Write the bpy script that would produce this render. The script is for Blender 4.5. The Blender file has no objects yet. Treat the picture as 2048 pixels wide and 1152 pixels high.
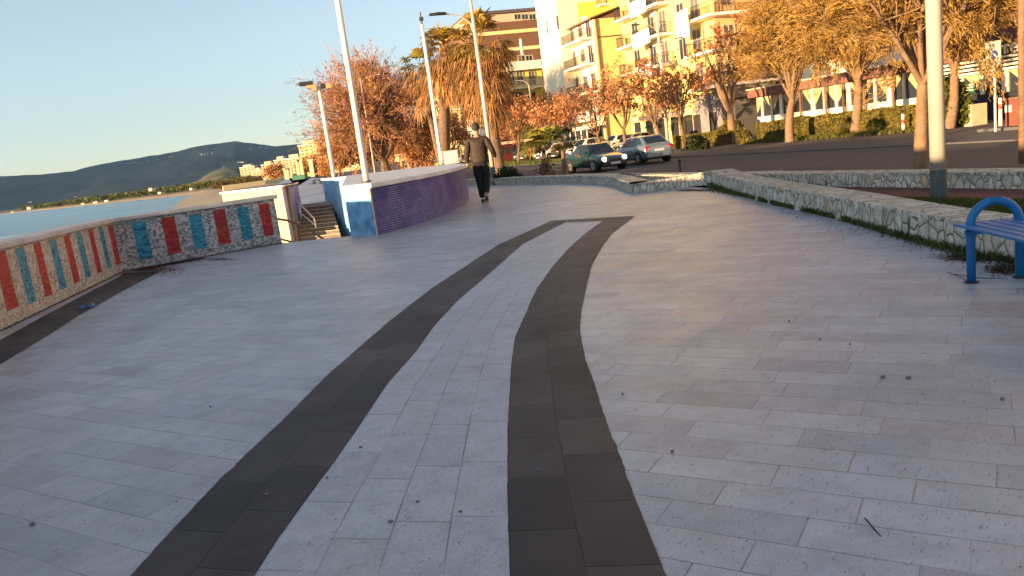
import bpy, math, random
import numpy as np
from mathutils import Vector, Matrix
rnd = random.Random(7)
nr = np.random.default_rng(7)
D2R = math.radians
scene = bpy.context.scene
COL = scene.collection
# ---------------------------------------------------------------- camera, world, sun, exposure
HC = 1.2; FPX = 1550.0; HOR0 = 424.0; HSL = 0.130
ROLL = math.atan(HSL)
PITCH = math.atan((576 - (HOR0 - HSL * 1024)) * math.cos(ROLL) / FPX)
f0 = Vector((0, math.cos(PITCH), -math.sin(PITCH))); u0 = Vector((0, math.sin(PITCH), math.cos(PITCH))); r0 = Vector((1, 0, 0))
CU = math.cos(ROLL) * u0 + math.sin(ROLL) * r0
CR = math.cos(ROLL) * r0 - math.sin(ROLL) * u0
cam_d = bpy.data.cameras.new('camera'); cam = bpy.data.objects.new('camera', cam_d); COL.objects.link(cam)
cam_d.sensor_width = 36; cam_d.lens = FPX / 2048 * 36; cam_d.clip_start = 0.05; cam_d.clip_end = 40000
M = Matrix((CR, CU, -f0)).transposed().to_4x4(); M.translation = Vector((0, 0, HC)); cam.matrix_world = M
scene.camera = cam
w = bpy.data.worlds.new('World'); scene.world = w; w.use_nodes = True
nt = w.node_tree; bg = nt.nodes['Background']; sky = nt.nodes.new('ShaderNodeTexSky'); sky.sky_type = 'NISHITA'; sky.sun_disc = False
SUN_EL = D2R(3.7); SUN_DIR = Vector((-0.80, -0.60, 0)).normalized()
sky.sun_elevation = SUN_EL; sky.sun_rotation = math.atan2(SUN_DIR.x, SUN_DIR.y)
sky.air_density = 0.85; sky.dust_density = 0.15; sky.ozone_density = 2.3
hs = nt.nodes.new('ShaderNodeHueSaturation'); hs.inputs['Saturation'].default_value = 0.60; nt.links.new(sky.outputs[0], hs.inputs['Color'])
tn = nt.nodes.new('ShaderNodeMix'); tn.data_type = 'RGBA'; tn.blend_type = 'MULTIPLY'; tn.inputs[0].default_value = 1.0
nt.links.new(hs.outputs[0], tn.inputs[6]); tn.inputs[7].default_value = (1.02, 1.0, 0.985, 1)
nt.links.new(tn.outputs[2], bg.inputs[0]); bg.inputs[1].default_value = 0.15
sd = bpy.data.lights.new('sun', 'SUN'); sun = bpy.data.objects.new('sun', sd); COL.objects.link(sun)
sd.energy = 5.0; sd.angle = D2R(0.5); sd.color = (1.0, 0.66, 0.34)
tosun = Vector((SUN_DIR.x * math.cos(SUN_EL), SUN_DIR.y * math.cos(SUN_EL), math.sin(SUN_EL)))
sun.rotation_euler = tosun.to_track_quat('Z', 'Y').to_euler()
scene.view_settings.view_transform = 'Standard'; scene.view_settings.look = 'None'
scene.view_settings.exposure = 1.62; scene.view_settings.gamma = 1.0
scene.render.engine = 'CYCLES'
ROADZ = -0.6
# ---------------------------------------------------------------- pixel -> world on real planes
def ray(px, py): return (f0 + CR * ((px - 1024) / FPX) + CU * ((576 - py) / FPX)).normalized()
def G(px, py, z=0.0):
    d = ray(px, py); k = (z - HC) / d.z; return Vector((d.x * k, d.y * k, z))
def P(px, py, Y):
    d = ray(px, py); k = Y / d.y; return Vector((d.x * k, Y, HC + d.z * k))
SA = -D2R(16.3)
SD = Vector((math.sin(SA), math.cos(SA), 0)); TD = Vector((math.cos(SA), -math.sin(SA), 0))
def F(px, py, T):      # street plane at distance T -> (s, z)
    d = ray(px, py); k = T / d.dot(TD); p = d * k; return (p.dot(SD), HC + p.z)
def E(px, py, S):      # cross plane at s = S -> (t, z)
    d = ray(px, py); k = S / d.dot(SD); p = d * k; return (p.dot(TD), HC + p.z)
def ST(s, t, z=0.0): return SD * s + TD * t + Vector((0, 0, z))
# ---------------------------------------------------------------- tagging
def tag(o, label=None, cat=None, group=None, kind=None):
    if label: o['label'] = label
    if cat: o['category'] = cat
    if group: o['group'] = group
    if kind: o['kind'] = kind
    return o
def empty(name, loc, label, cat, group=None, rz=0.0):
    o = bpy.data.objects.new(name, None); COL.objects.link(o); o.location = loc; o.rotation_euler = (0, 0, rz)
    o.empty_display_size = 0.2
    return tag(o, label, cat, group)
# ---------------------------------------------------------------- mesh builder
class MB:
    def __init__(self, xf=None):
        self.v = []; self.f = []; self.m = []; self.uv = {}; self.xf = xf
    def add(self, vs, fs, mi=0, uvs=None):
        b = len(self.v)
        self.v += [tuple(self.xf(*p)) if self.xf else tuple(p) for p in vs]
        for i, f in enumerate(fs):
            self.f.append(tuple(b + k for k in f)); self.m.append(mi)
            if uvs: self.uv[len(self.f) - 1] = uvs[i]
    def box(self, x0, x1, y0, y1, z0, z1, mi=0):
        self.add([(x0,y0,z0),(x1,y0,z0),(x1,y1,z0),(x0,y1,z0),(x0,y0,z1),(x1,y0,z1),(x1,y1,z1),(x0,y1,z1)],
                 [(0,3,2,1),(4,5,6,7),(0,1,5,4),(1,2,6,5),(2,3,7,6),(3,0,4,7)], mi)
    def prism(self, poly, z0, z1, mi=0, mtop=None):
        n = len(poly); a = sum(poly[i][0]*poly[(i+1)%n][1]-poly[(i+1)%n][0]*poly[i][1] for i in range(n))
        if a < 0: poly = poly[::-1]
        self.add([(p[0],p[1],z0) for p in poly]+[(p[0],p[1],z1) for p in poly], [tuple(range(n-1,-1,-1))], mi)
        b = len(self.v)-2*n
        self.f.append(tuple(b+n+i for i in range(n))); self.m.append(mi if mtop is None else mtop)
        for i in range(n):
            j=(i+1)%n; self.f.append((b+i,b+j,b+n+j,b+n+i)); self.m.append(mi)
    def tube(self, pts, rad, n=8, mi=0, cap=True):
        pts=[Vector(p) for p in pts]; 
        if not hasattr(rad,'__len__'): rad=[rad]*len(pts)
        vs=[]; up=None
        for i,p in enumerate(pts):
            d=(pts[min(i+1,len(pts)-1)]-pts[max(i-1,0)])
            d = d.normalized() if d.length>1e-9 else Vector((0,0,1))
            if up is None: up=Vector((1,0,0)) if abs(d.z)>.7 else Vector((0,0,1))
            a=d.cross(up); 
            if a.length<1e-6: a=d.orthogonal()
            a.normalize(); b=d.cross(a).normalized(); up=a.cross(d).normalized() if False else up
            for k in range(n):
                t=2*math.pi*k/n; vs.append(p+(a*math.cos(t)+b*math.sin(t))*rad[i])
        fs=[]
        for i in range(len(pts)-1):
            for k in range(n):
                k2=(k+1)%n; fs.append((i*n+k,i*n+k2,(i+1)*n+k2,(i+1)*n+k))
        if cap: fs.append(tuple(range(n-1,-1,-1))); fs.append(tuple((len(pts)-1)*n+k for k in range(n)))
        self.add(vs,fs,mi)
    def cyl(self, c, axis, r, h, n=16, mi=0):
        c=Vector(c); a=Vector(axis).normalized(); self.tube([c-a*h/2,c+a*h/2],[r,r],n,mi)
    def build(self, name, mats, parent=None, smooth=False, bevel=0, subsurf=0, solid=0):
        me=bpy.data.meshes.new(name); me.from_pydata(self.v,[],self.f)
        if not isinstance(mats,(list,tuple)): mats=[mats]
        for m in mats: me.materials.append(m)
        if len(mats)>1: me.polygons.foreach_set('material_index',self.m)
        if smooth: me.polygons.foreach_set('use_smooth',[True]*len(self.f))
        if self.uv:
            ul=me.uv_layers.new(name='UVMap')
            for fi,us in self.uv.items():
                ls=me.polygons[fi].loop_start
                for k,u in enumerate(us): ul.data[ls+k].uv=u
        me.update()
        o=bpy.data.objects.new(name,me); COL.objects.link(o)
        if parent:
            o.parent=parent
        if bevel:
            b=o.modifiers.new('bevel','BEVEL'); b.width=bevel; b.segments=2; b.limit_method='ANGLE'; b.angle_limit=D2R(40)
        if subsurf:
            b=o.modifiers.new('sub','SUBSURF'); b.levels=subsurf; b.render_levels=subsurf
        return o
def npmesh(name, V, Fq, mats, parent=None, mi=None, smooth=False):
    me=bpy.data.meshes.new(name); V=np.asarray(V,np.float32); Fq=np.asarray(Fq,np.int32); k=Fq.shape[1]
    me.vertices.add(len(V)); me.vertices.foreach_set('co',V.ravel())
    me.loops.add(Fq.size); me.loops.foreach_set('vertex_index',Fq.ravel())
    me.polygons.add(len(Fq)); me.polygons.foreach_set('loop_start',np.arange(0,Fq.size,k,dtype=np.int32))
    if not isinstance(mats,(list,tuple)): mats=[mats]
    for m in mats: me.materials.append(m)
    if mi is not None: me.polygons.foreach_set('material_index',np.asarray(mi,np.int32))
    if smooth: me.polygons.foreach_set('use_smooth',np.ones(len(Fq),bool))
    me.update(calc_edges=True)
    o=bpy.data.objects.new(name,me); COL.objects.link(o)
    if parent: o.parent=parent
    return o
# ---------------------------------------------------------------- materials
def newmat(name):
    m=bpy.data.materials.new(name); m.use_nodes=True; n=m.node_tree
    return m,n,n.nodes['Principled BSDF']
def node(n,t,**k):
    x=n.nodes.new(t)
    for a,b in k.items(): setattr(x,a,b)
    return x
def math_(n,op,a,b=None,c=None):
    x=node(n,'ShaderNodeMath',operation=op)
    for i,q in enumerate((a,b,c)):
        if q is None: continue
        if isinstance(q,(int,float)): x.inputs[i].default_value=q
        else: n.links.new(q,x.inputs[i])
    return x.outputs[0]
def mix_(n,fac,a,b,mode='MIX'):
    x=node(n,'ShaderNodeMix',data_type='RGBA',blend_type=mode)
    for s,q in ((0,fac),(6,a),(7,b)):
        if isinstance(q,(int,float)): x.inputs[s].default_value=q
        elif isinstance(q,tuple): x.inputs[s].default_value=q+(1,) if len(q)==3 else q
        else: n.links.new(q,x.inputs[s])
    return x.outputs[2]
def ramp_(n,fac,stops,interp='LINEAR'):
    x=node(n,'ShaderNodeValToRGB'); x.color_ramp.interpolation=interp
    e=x.color_ramp.elements
    while len(e)<len(stops): e.new(0.5)
    for i,(p,c) in enumerate(stops): e[i].position=p; e[i].color=tuple(c)+(1,) if len(c)==3 else c
    n.links.new(fac,x.inputs[0]); return x.outputs[0]
def coords(n,kind='Object',scale=(1,1,1),rot=0.0):
    tc=node(n,'ShaderNodeTexCoord'); mp=node(n,'ShaderNodeMapping'); mp.inputs['Scale'].default_value=scale; mp.inputs['Rotation'].default_value=(0,0,rot)
    n.links.new(tc.outputs[kind],mp.inputs[0]); return mp.outputs[0]
def noise_(n,vec,scale,detail=4,rough=.55):
    x=node(n,'ShaderNodeTexNoise'); x.inputs['Scale'].default_value=scale; x.inputs['Detail'].default_value=detail; x.inputs['Roughness'].default_value=rough
    if vec is not None: n.links.new(vec,x.inputs['Vector'])
    return x.outputs[0]
def bump_(n,h,bs,strength=.3,dist=.01,normal=None):
    b=node(n,'ShaderNodeBump'); b.inputs['Strength'].default_value=strength; b.inputs['Distance'].default_value=dist
    n.links.new(h,b.inputs['Height']); n.links.new(b.outputs[0],bs.inputs['Normal']); return b
def mat(name,c,rough=.6,metal=0.0,var=.2,scale=3.0,bump=0.0,bscale=40.0,spec=None,c2=None,coat=0.0,emit=None,estr=0.0):
    m,n,b=newmat(name); v=coords(n)
    b.inputs['Roughness'].default_value=rough; b.inputs['Metallic'].default_value=metal
    if coat: b.inputs['Coat Weight'].default_value=coat; b.inputs['Coat Roughness'].default_value=.05
    if spec is not None: b.inputs['Specular IOR Level'].default_value=spec
    f=noise_(n,v,scale,5)
    lo=tuple(x*(1-var) for x in c); hi=tuple(min(1,x*(1+var)) for x in (c2 or c))
    n.links.new(ramp_(n,f,[(.3,lo),(.7,hi)]),b.inputs['Base Color'])
    if bump: bump_(n,noise_(n,v,bscale,4),b,bump,.02)
    if emit: b.inputs['Emission Color'].default_value=emit+(1,); b.inputs['Emission Strength'].default_value=estr
    return m
def leafmat(name,cols,trans=.25):
    m,n,b=newmat(name)
    oi=node(n,'ShaderNodeNewGeometry'); r=oi.outputs['Random Per Island']
    k=len(cols); c=ramp_(n,r,[(i/(k-1)*.98,cols[i]) for i in range(k)])
    nz=noise_(n,coords(n),1.3,3); c=mix_(n,1.0,c,ramp_(n,nz,[(.3,(.55,.55,.55)),(.7,(1.25,1.2,1.1))]),'MULTIPLY')
    n.links.new(c,b.inputs['Base Color']); b.inputs['Roughness'].default_value=.65; b.inputs['Specular IOR Level'].default_value=.25
    tr=node(n,'ShaderNodeBsdfTranslucent'); n.links.new(c,tr.inputs[0]); mx=node(n,'ShaderNodeMixShader'); mx.inputs[0].default_value=trans
    out=n.nodes['Material Output']; n.links.new(b.outputs[0],mx.inputs[1]); n.links.new(tr.outputs[0],mx.inputs[2]); n.links.new(mx.outputs[0],out.inputs[0])
    return m
def tilemat(name,w,h,stops,joint,jw=.004,kind='UV',rot=0.0,rough=.4,offs=1.0,stain=None,flecks=0.0,bump=.4,big=.25,jvis=1.0,interp='LINEAR',rvar=0.0,wob=0.0,spec=.22):
    m,n,b=newmat(name); v=coords(n,kind,(1,1,1),rot); b.inputs['Specular IOR Level'].default_value=spec
    if wob:
        nv=node(n,'ShaderNodeTexNoise'); nv.inputs['Scale'].default_value=3.0; n.links.new(v,nv.inputs['Vector'])
        vm=node(n,'ShaderNodeVectorMath',operation='MULTIPLY_ADD'); n.links.new(nv.outputs['Color'],vm.inputs[0]); vm.inputs[1].default_value=(wob,wob,0); n.links.new(v,vm.inputs[2]); v=vm.outputs[0]
    sp=node(n,'ShaderNodeSeparateXYZ'); n.links.new(v,sp.inputs[0])
    vv=math_(n,'DIVIDE',sp.outputs[1],h); row=math_(n,'FLOOR',vv)
    wn=node(n,'ShaderNodeTexWhiteNoise',noise_dimensions='1D'); n.links.new(row,wn.inputs['W'])
    uu=math_(n,'ADD',math_(n,'DIVIDE',sp.outputs[0],w),math_(n,'MULTIPLY',wn.outputs['Value'],offs))
    col=math_(n,'FLOOR',uu); fu=math_(n,'FRACT',uu); fv=math_(n,'FRACT',vv)
    cb=node(n,'ShaderNodeCombineXYZ'); n.links.new(col,cb.inputs[0]); n.links.new(row,cb.inputs[1])
    w2=node(n,'ShaderNodeTexWhiteNoise',noise_dimensions='3D'); n.links.new(cb.outputs[0],w2.inputs['Vector'])
    c=ramp_(n,w2.outputs['Value'],stops,interp)
    def edge(f,q): # 1 inside, 0 at joint
        a=math_(n,'MINIMUM',f,math_(n,'SUBTRACT',1.0,f)); return math_(n,'SMOOTH_MIN' if False else 'DIVIDE',a,q)
    eu=edge(fu,jw/w); ev=edge(fv,jw/h); e=math_(n,'MINIMUM',math_(n,'MINIMUM',eu,ev),1.0)
    e=math_(n,'GREATER_THAN',e,.55) if False else math_(n,'POWER',e,2.0)
    ob=coords(n,'Object')
    big_n=noise_(n,ob,.55,5,.6)
    c=mix_(n,1.0,c,ramp_(n,big_n,[(.3,(1-big,)*3),(.7,(1+big*.5,)*3)]),'MULTIPLY')
    if flecks:
        m0=node(n,'ShaderNodeMapping'); m0.inputs['Rotation'].default_value=(0,0,-.90); n.links.new(ob,m0.inputs[0]); mp=node(n,'ShaderNodeMapping'); mp.inputs['Scale'].default_value=(22,95,22); n.links.new(m0.outputs[0],mp.inputs[0])
        fl=noise_(n,mp.outputs[0],1.0,4,.6); fm=ramp_(n,fl,[(.60,(0,0,0)),(.68,(1,1,1))])
        c=mix_(n,math_(n,'MULTIPLY',fm,flecks),c,(.10,.10,.11))
        c=mix_(n,1.0,c,ramp_(n,noise_(n,ob,7.0,7,.72),[(.30,(.80,.79,.79)),(.55,(1.0,1.0,1.0)),(.75,(1.07,1.07,1.08))]),'MULTIPLY'); fine=noise_(n,ob,160,2); c=mix_(n,1.0,c,ramp_(n,fine,[(.35,(.86,.86,.86)),(.65,(1.1,1.1,1.1))]),'MULTIPLY')
    if stain:
        st=noise_(n,ob,1.6,6,.65); c=mix_(n,math_(n,'MULTIPLY',ramp_(n,st,[(.56,(0,0,0)),(.72,(1,1,1))]),stain[1]),c,stain[0])
    jn=noise_(n,ob,2.2,3); jm=ramp_(n,jn,[(.35,(1-jvis,)*3),(.6,(1,1,1))])
    c=mix_(n,math_(n,'MULTIPLY',math_(n,'SUBTRACT',1.0,e),jm),c,joint)
    n.links.new(c,b.inputs['Base Color'])
    rn=noise_(n,ob,3.0,4); rr=node(n,'ShaderNodeMapRange'); n.links.new(rn,rr.inputs[0]); rr.inputs[3].default_value=rough-rvar; rr.inputs[4].default_value=rough+rvar
    n.links.new(rr.outputs[0],b.inputs['Roughness'])
    hh=math_(n,'ADD',e,math_(n,'MULTIPLY',noise_(n,ob,70,3),.35)); bump_(n,hh,b,bump,.003)
    return m
def stonemat(name,scale=6.0):
    m,n,b=newmat(name); v=coords(n,'UV',(1.25,.78,1))
    nz=node(n,'ShaderNodeTexNoise'); nz.inputs['Scale'].default_value=4; n.links.new(v,nz.inputs['Vector'])
    vm=node(n,'ShaderNodeVectorMath',operation='MULTIPLY_ADD'); n.links.new(nz.outputs['Color'],vm.inputs[0]); vm.inputs[1].default_value=(.16,.12,0); n.links.new(v,vm.inputs[2])
    a=node(n,'ShaderNodeTexVoronoi',feature='F1'); a.inputs['Scale'].default_value=scale; n.links.new(vm.outputs[0],a.inputs['Vector'])
    d=node(n,'ShaderNodeTexVoronoi',feature='DISTANCE_TO_EDGE'); d.inputs['Scale'].default_value=scale; n.links.new(vm.outputs[0],d.inputs['Vector'])
    sp=node(n,'ShaderNodeSeparateColor'); n.links.new(a.outputs['Color'],sp.inputs[0])
    c=ramp_(n,sp.outputs[0],[(0,(.50,.46,.38)),(.35,(.62,.58,.48)),(.7,(.55,.49,.38)),(.9,(.68,.65,.57)),(1,(.54,.39,.26))])
    ob=coords(n,'Object'); c=mix_(n,1.0,c,ramp_(n,noise_(n,ob,9,5,.65),[(.3,(.62,.62,.60)),(.65,(1.1,1.1,1.1))]),'MULTIPLY')
    jm=ramp_(n,d.outputs['Distance'],[(.012,(1,1,1)),(.045,(0,0,0))])
    mo=ramp_(n,noise_(n,ob,1.2,5),[(.45,(.15,.135,.11)),(.62,(.07,.08,.04))])
    c=mix_(n,jm,c,mo); n.links.new(c,b.inputs['Base Color']); b.inputs['Roughness'].default_value=.8
    hh=math_(n,'ADD',math_(n,'MINIMUM',math_(n,'MULTIPLY',d.outputs['Distance'],6.0),1.0),math_(n,'MULTIPLY',noise_(n,ob,30,4),.5))
    bump_(n,hh,b,.9,.02); return m
PAVE_ROT=None
# ================================================================ MATERIALS
MPAVE=tilemat('marble_paving',.42,.172,[(0,(.385,.405,.44)),(.35,(.44,.46,.49)),(.7,(.485,.50,.53)),(.9,(.45,.43,.45)),(1,(.36,.365,.39))],(.16,.15,.155),.0036,'Object',D2R(32.2),.43,1.0,((.27,.23,.22),.5),.62,.45,.26,.92,rvar=.12,wob=.010,spec=.5)
MPAVE2=tilemat('marble_band',.46,.20,[(0,(.44,.455,.475)),(.5,(.49,.505,.53)),(1,(.47,.465,.475))],(.10,.09,.09),.004,'UV',0,.5,1.0,((.30,.26,.24),.4),.55,.45,.12,.95,rvar=.08,spec=.45)
MDARK=tilemat('basalt_band',.40,.26,[(0,(.052,.044,.041)),(.5,(.072,.060,.055)),(1,(.105,.085,.074))],(.020,.017,.016),.005,'UV',0,.60,1.0,((.028,.021,.018),.85),.0,.6,.5,.8,rvar=.12)
_b=(.36,.35,.32)
MMOS=tilemat('pebble_mosaic',.036,.028,[(0,(.56,.55,.51)),(.3,(.44,.42,.38)),(.6,(.27,.24,.21)),(.8,(.50,.48,.45)),(1,(.17,.155,.15))],(.22,.20,.17),.003,'UV',0,.5,1.0,None,0,.3,.12)
MMOS2=tilemat('grey_mosaic',.040,.026,[(0,(.52,.53,.54)),(.3,(.28,.29,.31)),(.55,(.12,.12,.14)),(.8,(.42,.42,.44)),(1,(.60,.57,.54))],(.17,.17,.17),.003,'UV',0,.5,1.0,None,0,.3,.1)
MRED=tilemat('red_tiles',.075,.028,[(0,(.42,.035,.03)),(.5,(.28,.018,.018)),(1,(.48,.07,.045))],(.11,.03,.03),.005,'UV',0,.45,1.0,None,0,.3,.1)
MBLU=tilemat('blue_tiles',.07,.026,[(0,(.03,.22,.36)),(.5,(.06,.32,.46)),(.8,(.01,.09,.18)),(1,(.08,.38,.50))],(.03,.10,.14),.004,'UV',0,.45,1.0,None,0,.3,.1)
MPUR=tilemat('purple_tiles',.24,.040,[(0,(.036,.036,.19)),(.5,(.052,.050,.24)),(1,(.085,.068,.26))],(.24,.25,.44),.009,'UV',0,.4,1.0,((.07,.04,.14),.4),0,.35,.3)
MCOPE=mat('pale_coping',(.74,.71,.66),.6,0,.14,2.2,.25,60,c2=(.80,.78,.73))
MCOPE2=mat('grey_coping',(.42,.42,.42),.6,0,.2,2.5,.25,60)
MCREAM=mat('cream_plaster',(.62,.50,.30),.85,0,.14,2.0,.3,40)
MSUNEND=mat('sunlit_end_cream',(.66,.56,.48),.85,0,.1,2.0,.3,40)  # low sun on the top of the blue end, put into the colour
MBLUEP=mat('weathered_blue_paint',(.10,.28,.50),.75,0,.28,4.5,.3,40,c2=(.20,.42,.62))
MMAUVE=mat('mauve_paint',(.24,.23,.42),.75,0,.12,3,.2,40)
MCONC=mat('concrete',(.34,.33,.31),.85,0,.18,1.2,.4,30)
MSAND=mat('sand',(.34,.27,.19),.9,0,.15,.15,.4,2)
MASPH=mat('asphalt',(.050,.048,.052),.85,0,.22,.5,.5,90)
MASPH2=mat('worn_asphalt',(.085,.078,.078),.88,0,.2,.4,.4,80)
MKERB=mat('kerb_stone',(.10,.097,.095),.8,0,.2,3,.3,40)
MPAINT=mat('road_paint',(.5,.5,.5),.7,0,.25,8)
MREDP=tilemat('red_paving',.2,.1,[(0,(.17,.055,.045)),(1,(.23,.08,.06))],(.06,.03,.03),.006,'Object',.3,.8,1.0,None,0,.3,.3)
MSOIL=mat('soil',(.07,.05,.035),.95,0,.3,3,.5,30)
MSTONE=stonemat('crazy_stone',6.6)
MSTONE2=stonemat('rough_stone',8.5)
MSTEP=mat('step_riser',(.16,.13,.11),.85,0,.3,6,.4,30); MNOSE=mat('step_nosing',(.42,.36,.30),.7,0,.2,5)
MWHITE=mat('white_enamel',(.78,.75,.70),.35,0,.06,2)
MGALV=mat('galvanised_steel',(.66,.60,.50),.42,.35,.12,3)
MGREYB=mat('grey_band_paint',(.07,.085,.09),.6,0,.15,8)
MDKM=mat('dark_metal',(.03,.032,.036),.5,.3,.2,5)
MIRON=mat('rusty_rail',(.16,.12,.10),.6,.2,.3,9)
MBENCH=mat('blue_bench_paint',(.004,.14,.36),.5,0,.12,6,coat=0)
MBARK=mat('bark',(.16,.10,.06),.9,0,.35,6,.8,25)
MBARK2=mat('pale_bark',(.21,.13,.075),.9,0,.3,5,.7,25)
LRED=leafmat('rust_leaves',[(.50,.17,.06),(.62,.30,.13),(.30,.09,.05),(.66,.38,.20),(.48,.20,.09)])
LORG=leafmat('orange_twigs',[(.46,.20,.07),(.54,.27,.09),(.40,.18,.10),(.52,.31,.09)])
LOLV=leafmat('olive_needles',[(.34,.21,.045),(.46,.27,.07),(.24,.16,.04),(.55,.31,.10)])
LHED=leafmat('hedge_leaves',[(.14,.14,.03),(.20,.19,.04),(.27,.18,.045),(.08,.09,.022)])
LGRN=leafmat('green_leaves',[(.07,.10,.02),(.12,.14,.03),(.17,.16,.04)])
LDRK=leafmat('dark_leaves',[(.018,.03,.012),(.03,.045,.018),(.05,.06,.02)])
LPALM=leafmat('palm_green',[(.20,.18,.04),(.30,.24,.05),(.12,.12,.03)],.3)
LYOUNG=leafmat('young_palm',[(.30,.30,.05),(.42,.38,.08),(.22,.24,.05)],.35)
MTWIG=mat('pinkish_twigs',(.36,.20,.14),.85,0,.2,4)
LDEAD=leafmat('dead_fronds',[(.55,.31,.11),(.42,.21,.08),(.26,.13,.06),(.62,.40,.15)],.2)
LGRASS=leafmat('grass_blades',[(.07,.11,.022),(.10,.14,.03),(.14,.13,.05)],.2)
LLIT=leafmat('brown_litter',[(.09,.045,.025),(.14,.06,.03),(.05,.03,.02)],.1)
def glass(name,c=(.02,.025,.03),r=.06):
    m,n,b=newmat(name); b.inputs['Base Color'].default_value=c+(1,); b.inputs['Roughness'].default_value=r; b.inputs['Specular IOR Level'].default_value=.8; return m
MGLASS=glass('window_glass',(.03,.035,.04)); MCARG=glass('car_glass',(.012,.015,.018),.04)
MTYRE=mat('tyre_rubber',(.015,.015,.016),.85,0,.2,8); MRIM=mat('wheel_rim',(.45,.45,.46),.35,.8,.1,8)
MHEAD=glass('headlamp_glass',(.55,.55,.52),.1)
MTAIL=glass('tail_lamp',(.45,.01,.01),.15)
MPLATE=mat('plate',(.55,.55,.55),.5,0,.05,2); MBUMP=mat('dark_trim',(.02,.02,.022),.6,0,.1,5)
def wallm(name,c,var=.07): return mat(name,c,.85,0,var,.5,.15,12)
WY=wallm('pale_yellow_wall',(.82,.66,.24)); WY2=wallm('lemon_wall',(.86,.66,.10)); WW=wallm('ivory_wall',(.88,.80,.58)); WC=wallm('cream_wall',(.84,.66,.30))
WP=wallm('peach_wall',(.76,.45,.20)); WG=wallm('grey_clad_wall',(.20,.19,.19),.2); WBR=wallm('brown_wall',(.17,.085,.045),.08); WPK=wallm('pinkish_wall',(.70,.48,.32))
MROOF=mat('brown_roof_tiles',(.18,.09,.06),.85,0,.3,4,.5,10); MRAIL=mat('balcony_iron',(.05,.04,.04),.6,.2,.2,5)
MSHUT=mat('shutter_grey',(.13,.12,.12),.6,0,.15,3); MAWN=mat('white_awning',(.90,.88,.84),.8,0,.03,1)
MTIM=mat('white_timber',(.80,.74,.60),.6,0,.06,3); MCURT=mat('curtain',(.42,.33,.18),.9,0,.2,5); MFRAME=mat('window_frame',(.50,.42,.32),.6,0,.1,5)
MDOORB=mat('dark_interior',(.035,.028,.025),.6,0,.3,2)
# ================================================================ GROUND
def xyl(l): return [(a[0],a[1]) for a in l]
g602=G(602,410); MOS=[(-2.9,-14.0),(-3.1,-6.0),(-3.72,0.2),(-5.24,7.55)]+[tuple(G(0,662)[:2]),tuple(G(246,543)[:2]),tuple(G(564,486)[:2])]
P0=G(758,470); P1=G(705,472); P2=Vector((-6.45,29.9,0))
stL=Vector((-7.75,30.2,0))
prom=[(p[0],p[1]) for p in MOS]+[(P1.x,P1.y),(P2.x,P2.y),(stL.x,stL.y)]+xyl([G(592,374),G(549,372),G(569,359),G(622,355.5)])+xyl([ST(320,8.35),ST(-14,8.35)])
XX=ST(P2.dot(SD),8.35); XX=(XX.x,XX.y)
farL=xyl([G(592,374),G(549,372),G(569,359),G(622,355.5)])
KX=(-4.98,26.6)
prom=[(p[0],p[1]) for p in MOS]+[(P1.x,P1.y),KX,(P2.x,P2.y),XX]+xyl([ST(-14,8.35)])
mb=MB(); mb.prism(prom,-1.35,0.0,0,1); o=mb.build('promenade',[MCONC,MPAVE]); tag(o,kind='structure')
mb=MB(); mb.prism([(stL.x,stL.y)]+farL+xyl([ST(320,8.35)])+[XX,(P2.x,P2.y)],-1.345,0.0,0,1); o=mb.build('plaza',[MCONC,MPAVE]); tag(o,kind='structure')
# far ground (road level)
gl=[(-2.0,-80),(-1.5,13.4),(-4.0,26.6),(-5.7,31.0),(-12,70),(-33,112),(-62,262),(-70,600),(900,600),(900,-80)]
mb=MB(); mb.prism(gl,-3.0,ROADZ-.02,0); o=mb.build('ground',[MASPH2]); tag(o,kind='structure')
mb=MB(lambda s,t,z: ST(s,t,z))
mb.box(-60,330,8.35,21.6,ROADZ-.016,ROADZ); o=mb.build('road',[MASPH]); tag(o,kind='structure')
mb=MB(lambda s,t,z: ST(s,t,z)); mb.box(-60,330,21.6,26.2,ROADZ-.016,ROADZ+.02); mb.box(-60,330,21.6,21.78,ROADZ+.02,ROADZ+.05,1)
o=mb.build('pavement',[MASPH2,MKERB]); tag(o,kind='structure')
mb=MB(lambda s,t,z: ST(s,t,z))
for i,s in enumerate([27.2,39,51]): mb.box(s,s+ (3.0 if i==0 else 3.4),14.6,14.75,ROADZ+.004,ROADZ+.008)
o=mb.build('road_marking',[MPAINT]); tag(o,kind='structure')
a_=G(1457,345.5,ROADZ); b_=G(1560,342.5,ROADZ); d_=(b_-a_).normalized(); e_=Vector((-d_.y,d_.x,0))*.12; mb=MB(); mb.prism([(a_.x,a_.y),(b_.x,b_.y),((b_+e_).x,(b_+e_).y),((a_+e_).x,(a_+e_).y)],ROADZ+.004,ROADZ+.008); tag(mb.build('road_marking',[MPAINT]),kind='structure')
# beach height field
def lerp_tab(x,xs,ys): return float(np.interp(x,xs,ys))
nx,ny=46,60; xs=np.concatenate([np.linspace(-260,-60,16),np.linspace(-55,-2.2,30)]); ysx=np.concatenate([np.linspace(-80,60,36),np.linspace(66,620,24)])
V=[];
for y in ysx:
    xl=lerp_tab(y,[-80,13,31,60,112,262,600],[-3,-4.5,-6,-11,-32,-62,-150])
    for x in xs:
        u=xl-x; wf=lerp_tab(y,[13,60,150,262,400,600],[3,1,9,31,47,63]); z=-1.25-max(0,min((u-wf)/14,1.6))*2.85
        V.append((x,y,min(z,-1.25) if u>-20 else -1.25))
Fq=[(j*nx+i,j*nx+i+1,(j+1)*nx+i+1,(j+1)*nx+i) for j in range(ny-1) for i in range(nx-1)]
o=npmesh('beach',V,Fq,MSAND,smooth=True); tag(o,kind='structure')
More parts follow.
